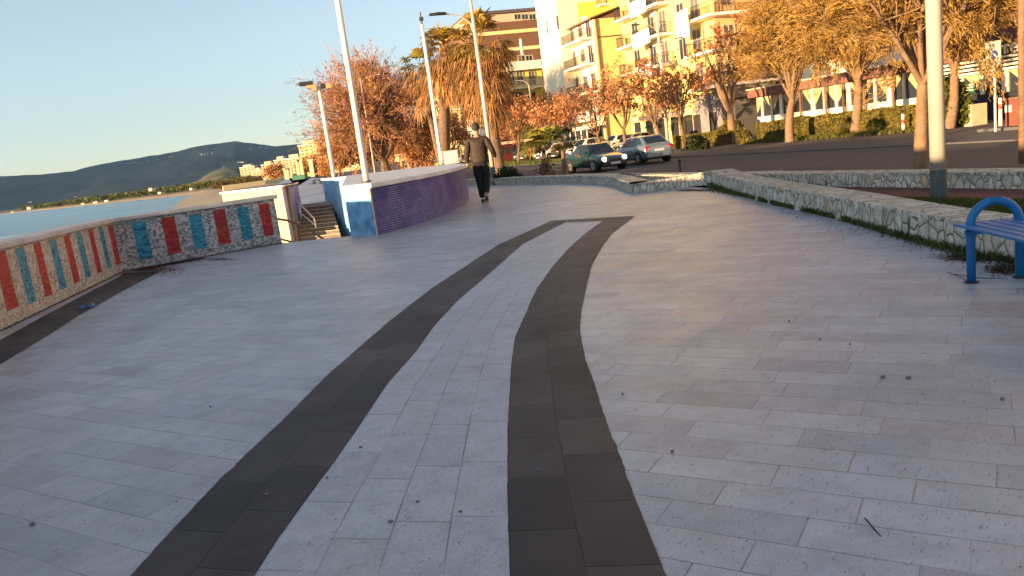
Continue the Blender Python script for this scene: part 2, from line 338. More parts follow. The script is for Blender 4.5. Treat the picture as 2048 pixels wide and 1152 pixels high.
# sea
m,n,b=newmat('sea_water'); b.inputs['Base Color'].default_value=(.02,.15,.21,1); b.inputs['Roughness'].default_value=.22
v=coords(n,'Object',(.02,.30,1)); h=noise_(n,v,1.0,6,.65); foam=ramp_(n,noise_(n,coords(n,'Object',(.004,.05,1),-.35),1.0,3),[(.56,(.02,.17,.24)),(.70,(.40,.52,.56))])
n.links.new(foam,b.inputs['Base Color']); bump_(n,noise_(n,coords(n,'Object',(.5,1.4,1)),1.0,6,.6),b,.5,.35)
mb=MB(); mb.add([(-9000,-400,-4.0),(400,-400,-4.0),(400,9000,-4.0),(-9000,9000,-4.0)],[(0,1,2,3)]); o=mb.build('sea',[m]); tag(o,kind='structure')
# far land & mountain (polar height fields)
def vnoise(seed):
    g=np.random.default_rng(seed).random((64,64))
    def f(x,y):
        xi=np.floor(x).astype(int); yi=np.floor(y).astype(int); fx=x-xi; fy=y-yi; fx=fx*fx*(3-2*fx); fy=fy*fy*(3-2*fy)
        a=g[xi%64,yi%64]; b=g[(xi+1)%64,yi%64]; c=g[xi%64,(yi+1)%64]; d=g[(xi+1)%64,(yi+1)%64]
        return (a*(1-fx)+b*fx)*(1-fy)+(c*(1-fx)+d*fx)*fy-.5
    return f
vn=vnoise(3)
def fbm(x,y): return vn(x,y)+.5*vn(x*2.1+7,y*2.1)+.25*vn(x*4.3,y*4.3+5)+.12*vn(x*9,y*9)
cpx=[-900,-500,0,100,200,300,400,440,470,2600]; cr=[4200,3400,1900,1200,860,690,570,500,430,430]
pxs=np.concatenate([np.linspace(-700,800,230),np.linspace(815,2500,70)]); rs=np.geomspace(430,3700,70)
V=[]
for r in rs:
    for px in pxs:
        d=ray(px,HOR0-HSL*px); q=d*r/math.hypot(d.x,d.y); c=np.interp(px,cpx,cr)
        if r<c: z=-5.5
        else:
            z=-4.6+3.4*min(1,(r-c)/60)+ (min(1,max(0,(r-c-60)/900))*9)*(.5+fbm(np.array(px/90.),np.array(r/500.)))
            z+=20*math.exp(-((px-455)/55)**2)*math.exp(-((r-1500)/420)**2)
        V.append((q.x,q.y,z))
nx=len(pxs); Fq=[(j*nx+i,j*nx+i+1,(j+1)*nx+i+1,(j+1)*nx+i) for j in range(len(rs)-1) for i in range(nx-1)]
m,n,b=newmat('shore_land'); v=coords(n); b.inputs['Roughness'].default_value=.95
sp=node(n,'ShaderNodeSeparateXYZ'); n.links.new(v,sp.inputs[0])
veg=ramp_(n,noise_(n,v,.012,6,.65),[(.35,(.035,.045,.015)),(.5,(.09,.085,.03)),(.65,(.16,.12,.06))])
sandf=ramp_(n,math_(n,'ADD',math_(n,'MULTIPLY',sp.outputs[2],.5),1.6),[(0.0,(1,1,1)),(.9,(0,0,0))])
n.links.new(mix_(n,sandf,veg,(.36,.27,.18)),b.inputs['Base Color'])
o=npmesh('shoreland',V,Fq,m,smooth=True); tag(o,kind='structure')
rp=[(-900,330),(-300,356),(0,352),(50,350),(100,348),(160,343),(185,336),(220,329),(280,319),(330,310),(380,300),(430,290),(465,284),(485,281),(505,285),(520,286),(560,292),(600,288),(650,291),(760,288),(900,270),(1200,240),(1700,190),(2500,110)]
pxs=np.concatenate([np.linspace(-900,760,420),np.linspace(775,2500,60)]); rs=np.linspace(3300,8200,90); RM=6000
V=[]
for r in rs:
    for px in pxs:
        d=ray(px,HOR0-HSL*px); q=d*r/math.hypot(d.x,d.y); H=P(px,np.interp(px,[a[0] for a in rp],[a[1] for a in rp]),RM*d.y).z+4
        t=(r-3300)/(RM-3300)
        pr=(t*t*(3-2*t))**1.15 if t<1 else max(0,1-(r-RM)/2600)
        nz=fbm(np.array(q.x/520.),np.array(q.y/520.)); nz2=fbm(np.array(q.x/160.+9),np.array(q.y/260.))
        amp=(1-abs(2*min(t,1)-1))
        z=-4+H*pr+amp*H*.28*nz+amp*H*.10*nz2+ (8*nz2 if .9<t<1.1 else 0)
        V.append((q.x,q.y,z))
nx=len(pxs); Fq=[(j*nx+i,j*nx+i+1,(j+1)*nx+i+1,(j+1)*nx+i) for j in range(len(rs)-1) for i in range(nx-1)]
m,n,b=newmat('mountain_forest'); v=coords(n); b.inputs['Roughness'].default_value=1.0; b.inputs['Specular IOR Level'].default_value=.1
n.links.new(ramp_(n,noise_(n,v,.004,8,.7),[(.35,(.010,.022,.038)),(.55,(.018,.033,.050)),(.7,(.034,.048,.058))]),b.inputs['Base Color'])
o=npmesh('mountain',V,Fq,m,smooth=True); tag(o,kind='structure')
# unseen headland round the bay, added to shade the mountain
V=[]; A=Vector((-9200,1000,0)); Bq=Vector((-2900,5200,0)); dd=(Bq-A).normalized(); pp=Vector((-dd.y,dd.x,0)); LL=(Bq-A).length
N1,N2=70,14
for j in range(N2):
    for i in range(N1):
        u=i/(N1-1); vv=j/(N2-1)*2-1
        h=(620*(1-abs(vv))**.8)*min(1,u*5,(1-u)*9)*(1+.25*float(fbm(np.array(u*9),np.array(vv*2))))
        q=A+dd*LL*u+pp*vv*1000; V.append((q.x,q.y,-6+h))
Fq=[(j*N1+i,j*N1+i+1,(j+1)*N1+i+1,(j+1)*N1+i) for j in range(N2-1) for i in range(N1-1)]
o=npmesh('shade_hills',V,Fq,m,smooth=True); tag(o,kind='structure')
# shore wood: leaf clumps
def clumps(cs,rad,n,leaf,squash=.8,rng=nr):
    cs=np.asarray(cs,float); k=len(cs); rad=np.broadcast_to(np.asarray(rad,float),(k,))
    c=np.repeat(cs,n,0); r=np.repeat(rad,n)
    d=rng.normal(size=(k*n,3)); d/=np.linalg.norm(d,axis=1)[:,None]; d*= (rng.random(k*n)**.4)[:,None]
    p=c+d*r[:,None]*np.array([1,1,squash]); return p
def quads(p,leaf,rng=nr,dirs=None,aspect=1.6):
    N=len(p); leaf=np.broadcast_to(np.asarray(leaf,float),(N,))*(.6+.8*rng.random(N))
    a=rng.normal(size=(N,3)) if dirs is None else dirs+rng.normal(size=(N,3))*.25
    a/=np.linalg.norm(a,axis=1)[:,None]; b=np.cross(a,rng.normal(size=(N,3))); b/=np.linalg.norm(b,axis=1)[:,None]
    a=a*(leaf*aspect*.5)[:,None]; b=b*(leaf*.5)[:,None]
    V=np.stack([p-a,p+b*.9,p+a,p-b*.9],1).reshape(-1,3); Fq=np.arange(4*N).reshape(-1,4); return V,Fq
cs=[];rd=[]
for i in range(900):
    px=rnd.uniform(40,500); c=np.interp(px,cpx,cr); r=c+rnd.uniform(70,110+ .35*c)*(.7+.3*rnd.random())
    d=ray(px,HOR0-HSL*px); q=d*r/math.hypot(d.x,d.y); s=rnd.uniform(2.0,4.2)*(r/900)**.5
    if px<90 and rnd.random()<.6: continue
    cs.append((q.x,q.y,.2+s*.4)); rd.append(s)
pts=clumps(cs,rd,60,1,.75); sz=np.repeat(np.array(rd),60)*.45
V,Fq=quads(pts,sz); o=npmesh('shore_wood',V,Fq,LGRN); tag(o,kind='stuff')
# ================================================================ PAVING BANDS
def resample(pts,n):
    pts=[Vector((p[0],p[1],0)) for p in pts]; L=[0]
    for i in range(1,len(pts)): L.append(L[-1]+(pts[i]-pts[i-1]).length)
    out=[]
    for k in range(n):
        s=L[-1]*k/(n-1); i=max(1,min(len(pts)-1,int(np.searchsorted(L,s)))); f=(s-L[i-1])/max(1e-9,L[i]-L[i-1]); out.append(pts[i-1].lerp(pts[i],f))
    for _ in range(3): out=[out[0]]+[(out[i-1]+out[i]*2+out[i+1])/4 for i in range(1,n-1)]+[out[-1]]
    return out
def band(name,left,right,mat,tw,nrow,z=.004,n=240):
    def ext(p):
        a,b=G(*p[0]),G(*p[1]); e=a+(a-b).normalized()*(6.0 if p[0][0]<=0 else 1.1)
        return [e]+[G(*q) for q in p]
    Lp=resample(ext(left),n); Rp=resample(ext(right),n); V=[];UV=[];u=0
    if mat is MDARK:
        for E_ in (Lp,Rp):
            st_=0
            for i in range(n):
                if i%7==0: st_=rnd.gauss(0,.002)
                E_[i]=E_[i]+Vector((st_+rnd.gauss(0,.0012),0,0))
    for i in range(n):
        if i: u+=((Lp[i]+Rp[i])/2-(Lp[i-1]+Rp[i-1])/2).length
        V.append((u,Lp[i],Rp[i]))
    mb=MB(); 
    for i in range(n-1):
        a,b=V[i],V[i+1]
        for k in range(nrow):
            f0_,f1_=k/nrow,(k+1)/nrow
            p=[a[1].lerp(a[2],f1_),b[1].lerp(b[2],f1_),b[1].lerp(b[2],f0_),a[1].lerp(a[2],f0_)]
            e=.0002 
            mb.add([(q.x,q.y,z) for q in p],[(0,1,2,3)],0,[[(a[0],tw*(k+1)-e),(b[0],tw*(k+1)-e),(b[0],tw*k+e),(a[0],tw*k+e)]])
    o=mb.build(name,[mat]); tag(o,kind='structure'); return Lp,Rp
LL_=[(262,1152),(350,1056),(435,966),(500,901),(570,836),(640,766),(692,718),(740,676),(800,626),(865,576),(900,553),(996.7,490),(1102,442)]
LR_=[(510,1152),(555,1081),(632,973.5),(700,881),(775,768.5),(830,706),(870,651),(914.6,602.7),(973,553),(1046.5,488),(1131.5,445)]
RL_=[(1021.5,1152),(1016,1001),(1016,851),(1021.5,741),(1030,676),(1050,631),(1075,576),(1105,534),(1134.4,500),(1169.5,468),(1206,442)]
RR_=[(1332,1152),(1300,1076),(1260,971),(1225,876),(1200,806),(1190,771),(1172,721),(1160,671),(1162.5,626),(1171,582),(1185.7,526.5),(1204.7,494),(1225,466.4),(1251.6,446),(1271.5,432)]
band('dark_band',LL_,LR_,MDARK,.26,2)
band('pale_band',LR_,RL_,MPAVE2,.20,4,.0032)
band('dark_band',RL_,RR_,MDARK,.26,2)
c4=[G(1102,442),G(1131.5,445.4),G(1206,442.4),G(1271.5,432)]
mb=MB(); mb.add([(p.x,p.y,.006) for p in c4],[(3,2,1,0)][:1],0,[[(0,0),(.6,0),(.6,.4),(0,.4)]]); o=mb.build('dark_band',[MDARK]); tag(o,kind='structure')
band('dark_band',[(0,729),(80,681),(150,636),(257,576),(319,544)][::1],[(0,681),(100,626),(195,576),(240,553),(246,546)],MDARK,.26,2)
# shallow wave motifs far out on the plaza
def blob(name,pxs_,mat,z=.006,lab=None):
    mb=MB(); p=[G(*a) for a in pxs_]; mb.prism([(q.x,q.y) for q in p],.001,z); o=mb.build(name,[mat]); tag(o,kind='structure'); return o
blob('dark_band',[(617,368),(628,366),(624,362),(630,359),(634,359),(629,363),(634,366),(628,369)],MDARK)
blob('dark_band',[(636,366),(643,365.5),(636,361),(633,358.5),(637,358.5),(642,361),(649,365),(641,368)],MDARK)
mb=MB(); 
for a,b in [((596,396),(656,384)),((600,383),(640,377))]:
    p,q=G(*a),G(*b); d=(q-p); pe=Vector((-d.y,d.x,0)).normalized()*.12
    mb.prism([(p.x,p.y),(q.x,q.y),((q+pe).x,(q+pe).y),((p+pe).x,(p+pe).y)],.001,.006)
tag(mb.build('dark_band',[MDARK]),kind='structure')
# ================================================================ MOSAIC WALL
def plane_hit(px,py,A,B):
    d=ray(px,py); n=Vector((-(B-A).y,(B-A).x,0)); k=(A-Vector((0,0,HC))).dot(n)/d.dot(n); p=Vector((0,0,HC))+d*k
    return (p-A).dot((B-A).normalized()),p.z
ZT=.80; TH=.42
def off(pts,dist):
    out=[]
    for i,p in enumerate(pts):
        a=pts[max(i-1,0)]; b=pts[min(i+1,len(pts)-1)]
        n1=(p-a).normalized() if i else (b-p).normalized(); n2=(b-p).normalized() if i<len(pts)-1 else n1
        n=Vector((-(n1+n2).y,(n1+n2).x,0)).normalized(); k=1/max(.4,n.dot(Vector((-n1.y,n1.x,0)))); out.append(p+n*dist*k)
    return out
mp=[Vector((a[0],a[1],0)) for a in MOS]; mo=off(mp,TH)
secA=(mp[4],mp[5]); secB=(mp[5],mp[6])
def panels(lst,A,B):
    r=[]
    for (tl,tr,bl,br,c) in lst:
        u1,z1=plane_hit(*tl,A,B);u2,z2=plane_hit(*tr,A,B);u3,z3=plane_hit(*bl,A,B);u4,z4=plane_hit(*br,A,B)
        r.append(((u1+u3)/2,(u2+u4)/2,(z3+z4)/2,(z1+z2)/2,c))
    return r
PA=[((-12,505),(10,501),(12,625),(38,612),1),((31,495),(47,495),(56,610),(74,602),2),((65.5,486),(81,486),(91,593),(105,589),1),((97,480),(111.6,479),(121,580),(134,575),2),((126,472),(139,471),(149,567),(160,562),1),((151,466),(162,464),(172,557),(182,551),2),((176,459),(185,458),(195,547),(204,543),1),((196,455),(204.5,454),(215.5,537),(223,533),2),((215.5,450),(231,449),(232,530),(246.5,526),1)]
PB=[((264,443),(292,443),(277,520),(305.5,517),2),((322,435),(350,434),(336,510),(362,505),1),((376,429),(402,428),(390,499),(415,495),2),((425,420),(449.5,419),(439,490),(462.5,486),1),((474,414),(497,413),(485,481),(506,477),2),((518,407),(539,406),(527,473),(547.5,469),1)]
mb=MB()
def face(mb,A,B,pan,base,zt,u0=0):
    d=(B-A).normalized(); L=(B-A).length; us=[0]
    for p in pan: us+= [max(0.01,p[0]),min(L-.01,p[1])]
    us.append(L); us=sorted(us)
    for i in range(len(us)-1):
        a,b=us[i],us[i+1]; 
        if b-a<1e-4: continue
        pn=None
        for p in pan:
            if abs(a-max(0.01,p[0]))<1e-5: pn=p
        zs=[(-1.3 if False else -.02,zt,base)] if pn is None else [(-.02,pn[2],base),(pn[2],pn[3],pn[4]+1),(pn[3],zt,base)]
        for (z0,z1,mi) in zs:
            q=[A+d*a,A+d*b]
            mb.add([(q[0].x,q[0].y,z0),(q[1].x,q[1].y,z0),(q[1].x,q[1].y,z1),(q[0].x,q[0].y,z1)],[(0,1,2,3)],mi,[[(a+u0,z0+3),(b+u0,z0+3),(b+u0,z1+3),(a+u0,z1+3)]])
for i in range(4):
    A,B=mp[i],mp[i+1]; L=(B-A).length; pan=[]; ZT_=1.12 if i<3 else ZT  # unseen rear sections made taller to shade the ground at right
    k=0; u=.25
    while u<L-.3: pan.append((u,u+.2,.12,.66,1+k%2)); u+=.5; k+=1
    face(mb,A,B,pan,0,ZT_,i*11)
face(mb,*secA,panels(PA,*secA),0,ZT,50); face(mb,*secB,panels(PB,*secB),1,ZT,70)
# back + end + top core
for i in range(len(mo)-1):
    a,b=mo[i+1],mo[i]; mb.add([(a.x,a.y,-1.4),(b.x,b.y,-1.4),(b.x,b.y,ZT),(a.x,a.y,ZT)],[(0,1,2,3)],4)
a,b=mp[-1],mo[-1]; mb.add([(a.x,a.y,-1.4),(b.x,b.y,-1.4),(b.x,b.y,ZT),(a.x,a.y,ZT)],[(0,1,2,3)],4)
for i in range(len(mo)-1):
    mb.add([(mp[i].x,mp[i].y,ZT),(mp[i+1].x,mp[i+1].y,ZT),(mo[i+1].x,mo[i+1].y,ZT),(mo[i].x,mo[i].y,ZT)],[(0,1,2,3)],4)
root=empty('mosaic_wall',(mp[5].x,mp[5].y,0),'low promenade wall of stone mosaic with red and blue tile panels under a grey coping','wall')
def build_at(mb,name,mats,root,**k):
    o=mb.build(name,mats,None,**k); o.data.transform(Matrix.Translation(-Vector(root.location))) if not root.rotation_euler.z else o.data.transform(Matrix.Rotation(-root.rotation_euler.z,4,'Z')@Matrix.Translation(-Vector(root.location))); o.parent=root; return o
build_at(mb,'wall_face',[MMOS,MMOS2,MRED,MBLU,MCREAM],root)
def strip(ip,op,z0,z1,mb,mi=0):
    n=len(ip); poly=[(p.x,p.y) for p in ip]+[(p.x,p.y) for p in op[::-1]]; mb.prism(poly,z0,z1,mi)
ci=off(mp,-.05); co=off(mp,TH+.05); e=(mp[-1]-mp[-2]).normalized()*.06; ci[-1]=ci[-1]+e; co[-1]=co[-1]+e
mb=MB(); strip(ci[3:],co[3:],ZT+.002,ZT+.075,mb); build_at(mb,'coping',[MCOPE2],root,bevel=.018)
mb=MB(); strip(ci[:4],co[:4],1.10,1.18,mb); strip([p for p in mo[:4]],[mo[0]*.999+mp[0]*.001]+[mo[k].lerp(mp[k],.02) for k in (1,2)]+[mo[3].lerp(mp[3],.02)],ZT,1.10,mb) if False else None; build_at(mb,'coping',[MCOPE2],root)
mb=MB(); strip([m_.lerp(n_,.03) for m_,n_ in zip(mp[:4],mo[:4])],mo[:4],ZT+.001,1.10,mb); build_at(mb,'core',[MCREAM],root)  # added height of the unseen sections, there to cast shade
fi_=off(mp,-.025); mb=MB(); strip(mp[4:],fi_[4:],.001,.007,mb); tag(mb.build('soil_joint',[MSOIL]),kind='structure')
# ================================================================ PURPLE PLATFORM WALL
cur=[(758.7,469.5),(802.7,458),(841,447),(875,435.5),(903,424),(922,414),(932.3,404.7)]
cp=[G(*a) for a in cur]; cp=resample(cp,16)
tail=[Vector((-.78,19.8,0)),Vector((-.95,21.6,0)),Vector((-1.5,23.8,0)),Vector((-2.4,25.6,0))]
face_p=cp+tail
poly=[(p.x,p.y) for p in face_p]+[(-6.85,30.8),(-5.02,26.5)]+[(P1.x-.02,P1.y)]
root=empty('platform_wall',(P0.x,P0.y,0),'curved purple tiled wall with wide sunlit cream top and blue painted end beside the beach stairs','wall')
ZP=.80
mb=MB(); u=0
for i in range(len(face_p)-1):
    a,b=face_p[i],face_p[i+1]; L=(b-a).length
    mb.add([(a.x,a.y,-.02),(b.x,b.y,-.02),(b.x,b.y,ZP),(a.x,a.y,ZP)],[(0,1,2,3)],0,[[(u,1),(u+L,1),(u+L,1+ZP),(u,1+ZP)]]); u+=L
build_at(mb,'tiled_face',[MPUR],root)
core=[(p.x-.012,p.y+.004) for p in face_p]+[(-6.82,30.75),(-5.0,26.5),(P1.x,P1.y+.02)]
cs=[(p[0],p[1]) for p in core]
mb=MB(); mb.prism(cs,-1.4,ZP-.003); build_at(mb,'core',[MCREAM],root)
# blue end face, slightly proud
d=(P1-P0).normalized(); nrm=Vector((d.y,-d.x,0)); nrm = nrm if nrm.y<0 else -nrm
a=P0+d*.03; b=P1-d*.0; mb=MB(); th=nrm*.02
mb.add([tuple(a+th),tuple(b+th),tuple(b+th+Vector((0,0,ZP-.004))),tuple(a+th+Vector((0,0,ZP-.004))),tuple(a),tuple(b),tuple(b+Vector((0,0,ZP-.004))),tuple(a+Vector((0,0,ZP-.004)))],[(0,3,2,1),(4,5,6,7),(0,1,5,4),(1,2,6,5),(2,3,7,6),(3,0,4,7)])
build_at(mb,'sunlit_end',[MSUNEND],root)  # shows above the blue; its pale tone paints in the sunlit band
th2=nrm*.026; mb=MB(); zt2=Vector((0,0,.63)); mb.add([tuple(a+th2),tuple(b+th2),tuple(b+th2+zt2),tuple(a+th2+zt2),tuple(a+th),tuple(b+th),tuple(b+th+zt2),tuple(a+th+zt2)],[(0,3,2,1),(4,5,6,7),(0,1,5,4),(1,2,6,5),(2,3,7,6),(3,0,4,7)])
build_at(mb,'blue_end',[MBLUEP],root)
# blue mural along the stairs
sd_=(P2-P1).normalized(); nl=Vector((-sd_.y,sd_.x,0)); nl=nl if nl.x<0 else -nl
KP=Vector((-5.0,26.5,0)); sd_=(Vector((-6.82,30.75,0))-KP).normalized(); nl=Vector((-sd_.y,sd_.x,0)); nl=nl if nl.x<0 else -nl; a=KP+sd_*.7+nl*.012; b=KP+sd_*4.55; mb=MB(); q=[a+nl*.02,b+nl*.02]
mb.add([(q[0].x,q[0].y,-1.25),(q[1].x,q[1].y,-1.25),(q[1].x,q[1].y,ZP-.004),(q[0].x,q[0].y,ZP-.004),(a.x,a.y,-1.25),(b.x,b.y,-1.25),(b.x,b.y,ZP-.004),(a.x,a.y,ZP-.004)],[(0,3,2,1),(4,5,6,7),(0,1,5,4),(1,2,6,5),(2,3,7,6),(3,0,4,7)])
build_at(mb,'blue_mural',[MBLUEP],root)
allp=[Vector((x,y,0)) for x,y in core]; cx=sum((p for p in allp),Vector())/len(allp)
n=len(allp); cop=[]
for i,p in enumerate(allp):
    a=allp[i-1]; b=allp[(i+1)%n]; n1=(p-a).normalized(); n2=(b-p).normalized(); nn=Vector(((n1+n2).y,-(n1+n2).x,0)).normalized(); k=1/max(.45,nn.dot(Vector((n1.y,-n1.x,0)))); cop.append(p+nn*.07*k)
mb=MB(); mb.prism([(p.x,p.y) for p in cop],ZP+.0,ZP+.085); build_at(mb,'coping',[MCOPE],root,bevel=.02)
# ================================================================ MID PARAPET (beyond the stairs) + STAIRS + RAILS
c1=P(563,374,26.6); c1.z=0; c2=Vector((stL.x+.02,stL.y+.2,0)); c0=P(443,386,29.5); c0.z=0
root=empty('parapet_wall',(c1.x,c1.y,-1.25),'cream parapet with sunlit face and shaded mauve end left of the beach stairs','wall')
mb=MB(); back=(c0-c1).normalized(); nn=Vector((-back.y,back.x,0)); nn=nn if nn.y>0 else -nn
pl=[(c1.x,c1.y),(c2.x,c2.y),((c2-Vector((.35,0,0))).x,c2.y),((c1+nn*.5+back*.35).x,(c1+nn*.5+back*.35).y),((c0+nn*.5).x,(c0+nn*.5).y),(c0.x,c0.y)]
mb.prism(pl,-1.4,.80); build_at(mb,'wall_face',[MCREAM],root)
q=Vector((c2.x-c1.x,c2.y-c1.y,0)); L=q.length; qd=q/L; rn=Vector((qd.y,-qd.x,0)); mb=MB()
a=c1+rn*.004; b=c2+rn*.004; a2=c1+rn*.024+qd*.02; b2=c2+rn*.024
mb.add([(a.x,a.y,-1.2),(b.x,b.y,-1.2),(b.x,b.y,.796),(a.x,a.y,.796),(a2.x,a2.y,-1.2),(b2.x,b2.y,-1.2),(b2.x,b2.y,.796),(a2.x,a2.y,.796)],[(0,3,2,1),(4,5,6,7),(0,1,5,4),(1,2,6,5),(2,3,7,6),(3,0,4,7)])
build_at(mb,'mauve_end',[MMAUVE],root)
mb=MB(); cc=[(c1+Vector((.06,-.07,0)))[:2],(c2+Vector((.06,.05,0)))[:2],(c2+Vector((-.42,.05,0)))[:2],(c1+nn*.57+back*.45)[:2],(c0+nn*.57+back*.06)[:2],(c0-nn*.07+back*.06)[:2]]
mb.prism([tuple(x) for x in cc],.802,.875); build_at(mb,'coping',[MCOPE],root,bevel=.02)
# stairs
root=empty('beach_stairs',(P2.x,P2.y,-1.25),'broad worn stone stairs climbing between the mauve parapet end and the purple wall','stairs')
mb=MB(); A0=stL+Vector((.03,0,0)); B0=P2+Vector((0,0,0)); rd_=(B0-A0).normalized(); fw=Vector((rd_.y,-rd_.x,0)); fw=fw if fw.y<0 else -fw
for i in range(11):
    z=-.115*(i+1); w0=.3*i; w1=.3*(i+1)
    rr=B0+rd_*(i*.16) if True else B0
    a=A0+fw*w0; b=rr+fw*w0; c=rr+fw*w1+rd_*.16; d=A0+fw*w1
    mb.prism([(a.x,a.y),(b.x,b.y),(c.x,c.y),(d.x,d.y)],-1.3-.01*i,z,0,1)
    e=fw*.025
    mb.prism([((d-fw*.05).x,(d-fw*.05).y),((c-fw*.05).x,(c-fw*.05).y),((c+e).x,(c+e).y),((d+e).x,(d+e).y)],z+.001,z+.022,1)
build_at(mb,'steps',[MSTEP,MNOSE],root)
# side flight with sun on it
mb=MB()
for i in range(4):
    z=-.55-.17*i; p=G(578+13*i,437+9*i,z) if False else P(585+14*i,440+9*i,28.6)
    mb.box(p.x-.6,p.x+.22,28.3,29.4,-1.3,z)
tag(mb.build('side_steps',[MCREAM],bevel=.01),'small sunlit cream steps at the foot of the mauve parapet end','steps')
# white stair railing
root=empty('stair_railing',(-7.6,28.5,-1.2),'pale two-rail metal railing stepping down the left side of the beach stairs','railing')
tp=[P(565,387,30.2),P(598,407,29.2),P(628,437,28.0)]; bt=[P(575,440,30.2),P(604.5,450,29.2),P(634,468,28.0)]
for a,b in zip(tp,bt):
    mb=MB(); mb.tube([a,b],.032,8); build_at(mb,'post',[MWHITE],root)
mb=MB(); mb.tube(tp,.028,8); build_at(mb,'top_rail',[MWHITE],root)
mb=MB(); mb.tube([a.lerp(b,.45) for a,b in zip(tp,bt)],.026,8); build_at(mb,'mid_rail',[MWHITE],root)
root=empty('handrail',(-3.9,14.4,-.4),'thin dark curved handrail dropping from the end of the mosaic wall','railing')
mb=MB(); hp=[P(550,437,14.6),P(575,441,14.6),P(600,450,14.5),P(622,461,14.4),P(648,479,14.3)]; mb.tube(hp,.022,8); build_at(mb,'top_rail',[MIRON],root)
mb=MB(); mb.tube([P(560,478,14.6),P(585,484,14.5),P(605,488,14.4)],.02,8); build_at(mb,'low_rail',[MIRON],root)
mb=MB(); p=P(595,448,14.5); mb.tube([p,(p.x,p.y,-1.2)],.02,8); build_at(mb,'post',[MIRON],root)
# ================================================================ STONE KERB WALLS
def stone_wall(label,front,z1,th,back_side,mat=MSTONE,n=40,z0=-.02,zs=None,grp='low rubble stone kerb walls'):
    pts=resample([G(*p) if not isinstance(p,Vector) else p for p in front],n)
    bk=off(pts,th*back_side); rs_=random.Random(len(label))
    root=empty('stone_kerb_wall',(pts[n//2].x,pts[n//2].y,0),label,'wall',grp)
    mb=MB(); u=0
    for i in range(n-1):
        a,b,c,d=pts[i],pts[i+1],bk[i+1],bk[i]; L=(b-a).length
        za=(z1 if zs is None else np.interp(i/(n-1),*zs)); zb=(z1 if zs is None else np.interp((i+1)/(n-1),*zs))
        mb.add([(a.x,a.y,z0),(b.x,b.y,z0),(b.x,b.y,zb),(a.x,a.y,za)],[(0,1,2,3)],0,[[(u,0),(u+L,0),(u+L,zb),(u,za)]])
        mb.add([(d.x,d.y,-.7),(c.x,c.y,-.7),(c.x,c.y,zb),(d.x,d.y,za)],[(3,2,1,0)],0,[[(u,za),(u+L,zb),(u+L,-.6),(u,-.6)]])
        u+=L
    for (a,d,zz) in ((pts[0],bk[0],z1 if zs is None else zs[1][0]),(pts[-1],bk[-1],z1 if zs is None else zs[1][-1])):
        mb.add([(a.x,a.y,-.7),(d.x,d.y,-.7),(d.x,d.y,zz),(a.x,a.y,zz)],[(0,1,2,3)],0,[[(0,0),(th,0),(th,zz),(0,zz)]])
    build_at(mb,'wall_face',[mat],root)
    # top course: irregular flat stones, slight overhang
    mb=MB(); u=0
    fi=off(pts,-.012*back_side); bi=off(pts,(th+.012)*back_side)
    jit=[rs_.uniform(-.008,.008) for _ in range(n)]
    for i in range(n-1):
        L=(pts[i+1]-pts[i]).length
        za=(z1 if zs is None else np.interp(i/(n-1),*zs)); zb=(z1 if zs is None else np.interp((i+1)/(n-1),*zs))
        a,b,c,d=[q.copy() for q in (fi[i],fi[i+1],bi[i+1],bi[i])]
        j0,j1=jit[i],jit[i+1]
        V=[(a.x+j0,a.y+j0,za+.004),(b.x+j1,b.y+j1,zb+.004),(c.x,c.y,zb+.004),(d.x,d.y,za+.004),(a.x+j0,a.y+j0,za+.038+j0*.6),(b.x+j1,b.y+j1,zb+.038+j1*.6),(c.x,c.y,zb+.036),(d.x,d.y,za+.036)]
        mb.add(V,[(4,5,6,7),(0,1,5,4),(2,3,7,6)],0,[[(u+9,0),(u+L+9,0),(u+L+9,th),(u+9,th)],[(u+9,-.04),(u+L+9,-.04),(u+L+9,0),(u+9,0)],[(u+9,0),(u+L+9,0),(u+L+9,.04),(u+9,.04)]])
        u+=L
    build_at(mb,'top_course',[mat],root)
    return pts,bk
W1=stone_wall('curved stone kerb wall behind the walking person, ending in a square corner',[Vector((-5.4,34.5,0)),(930,371),(985,370),(1060,368),(1125,367.3),(1200,368),(1225,372),(1245,379),(1262,386)],.17,.36,1,MSTONE2,50)
W2=stone_wall('short stone kerb wall rising to the right in front of the thin bollard',[(1277,385.5),(1330,379),(1375,374.5),(1425,371)],.2,.34,1,MSTONE2,24,zs=([0,.5,1],[.13,.17,.235]))
W3f=[(1425,371),(1475,388),(1536,406),(1575,415.5),(1640,429.5),(1712,448),(1744,458),(1848,485.5),(1935,506),(2032,526),(2150,556)]
W3=stone_wall('long pale stone kerb wall running toward the blue bench with grass at its foot',W3f,.20,.36,1,MSTONE,70,zs=([0,.15,1],[.235,.2,.2]))
a=ST(G(1290,372).dot(SD),7.95); 
W4=stone_wall('straight stone kerb wall between the red path and the road',[ST(15.9,7.85),ST(12,7.85),ST(7,7.9),ST(-6,7.95)],.17,.34,1,MSTONE2,50)
W5=stone_wall('stub of stone kerb wall beside the gap in front of the road',[ST(20.8,8.0),ST(17.6,8.0)],.15,.34,1,MSTONE2,12)
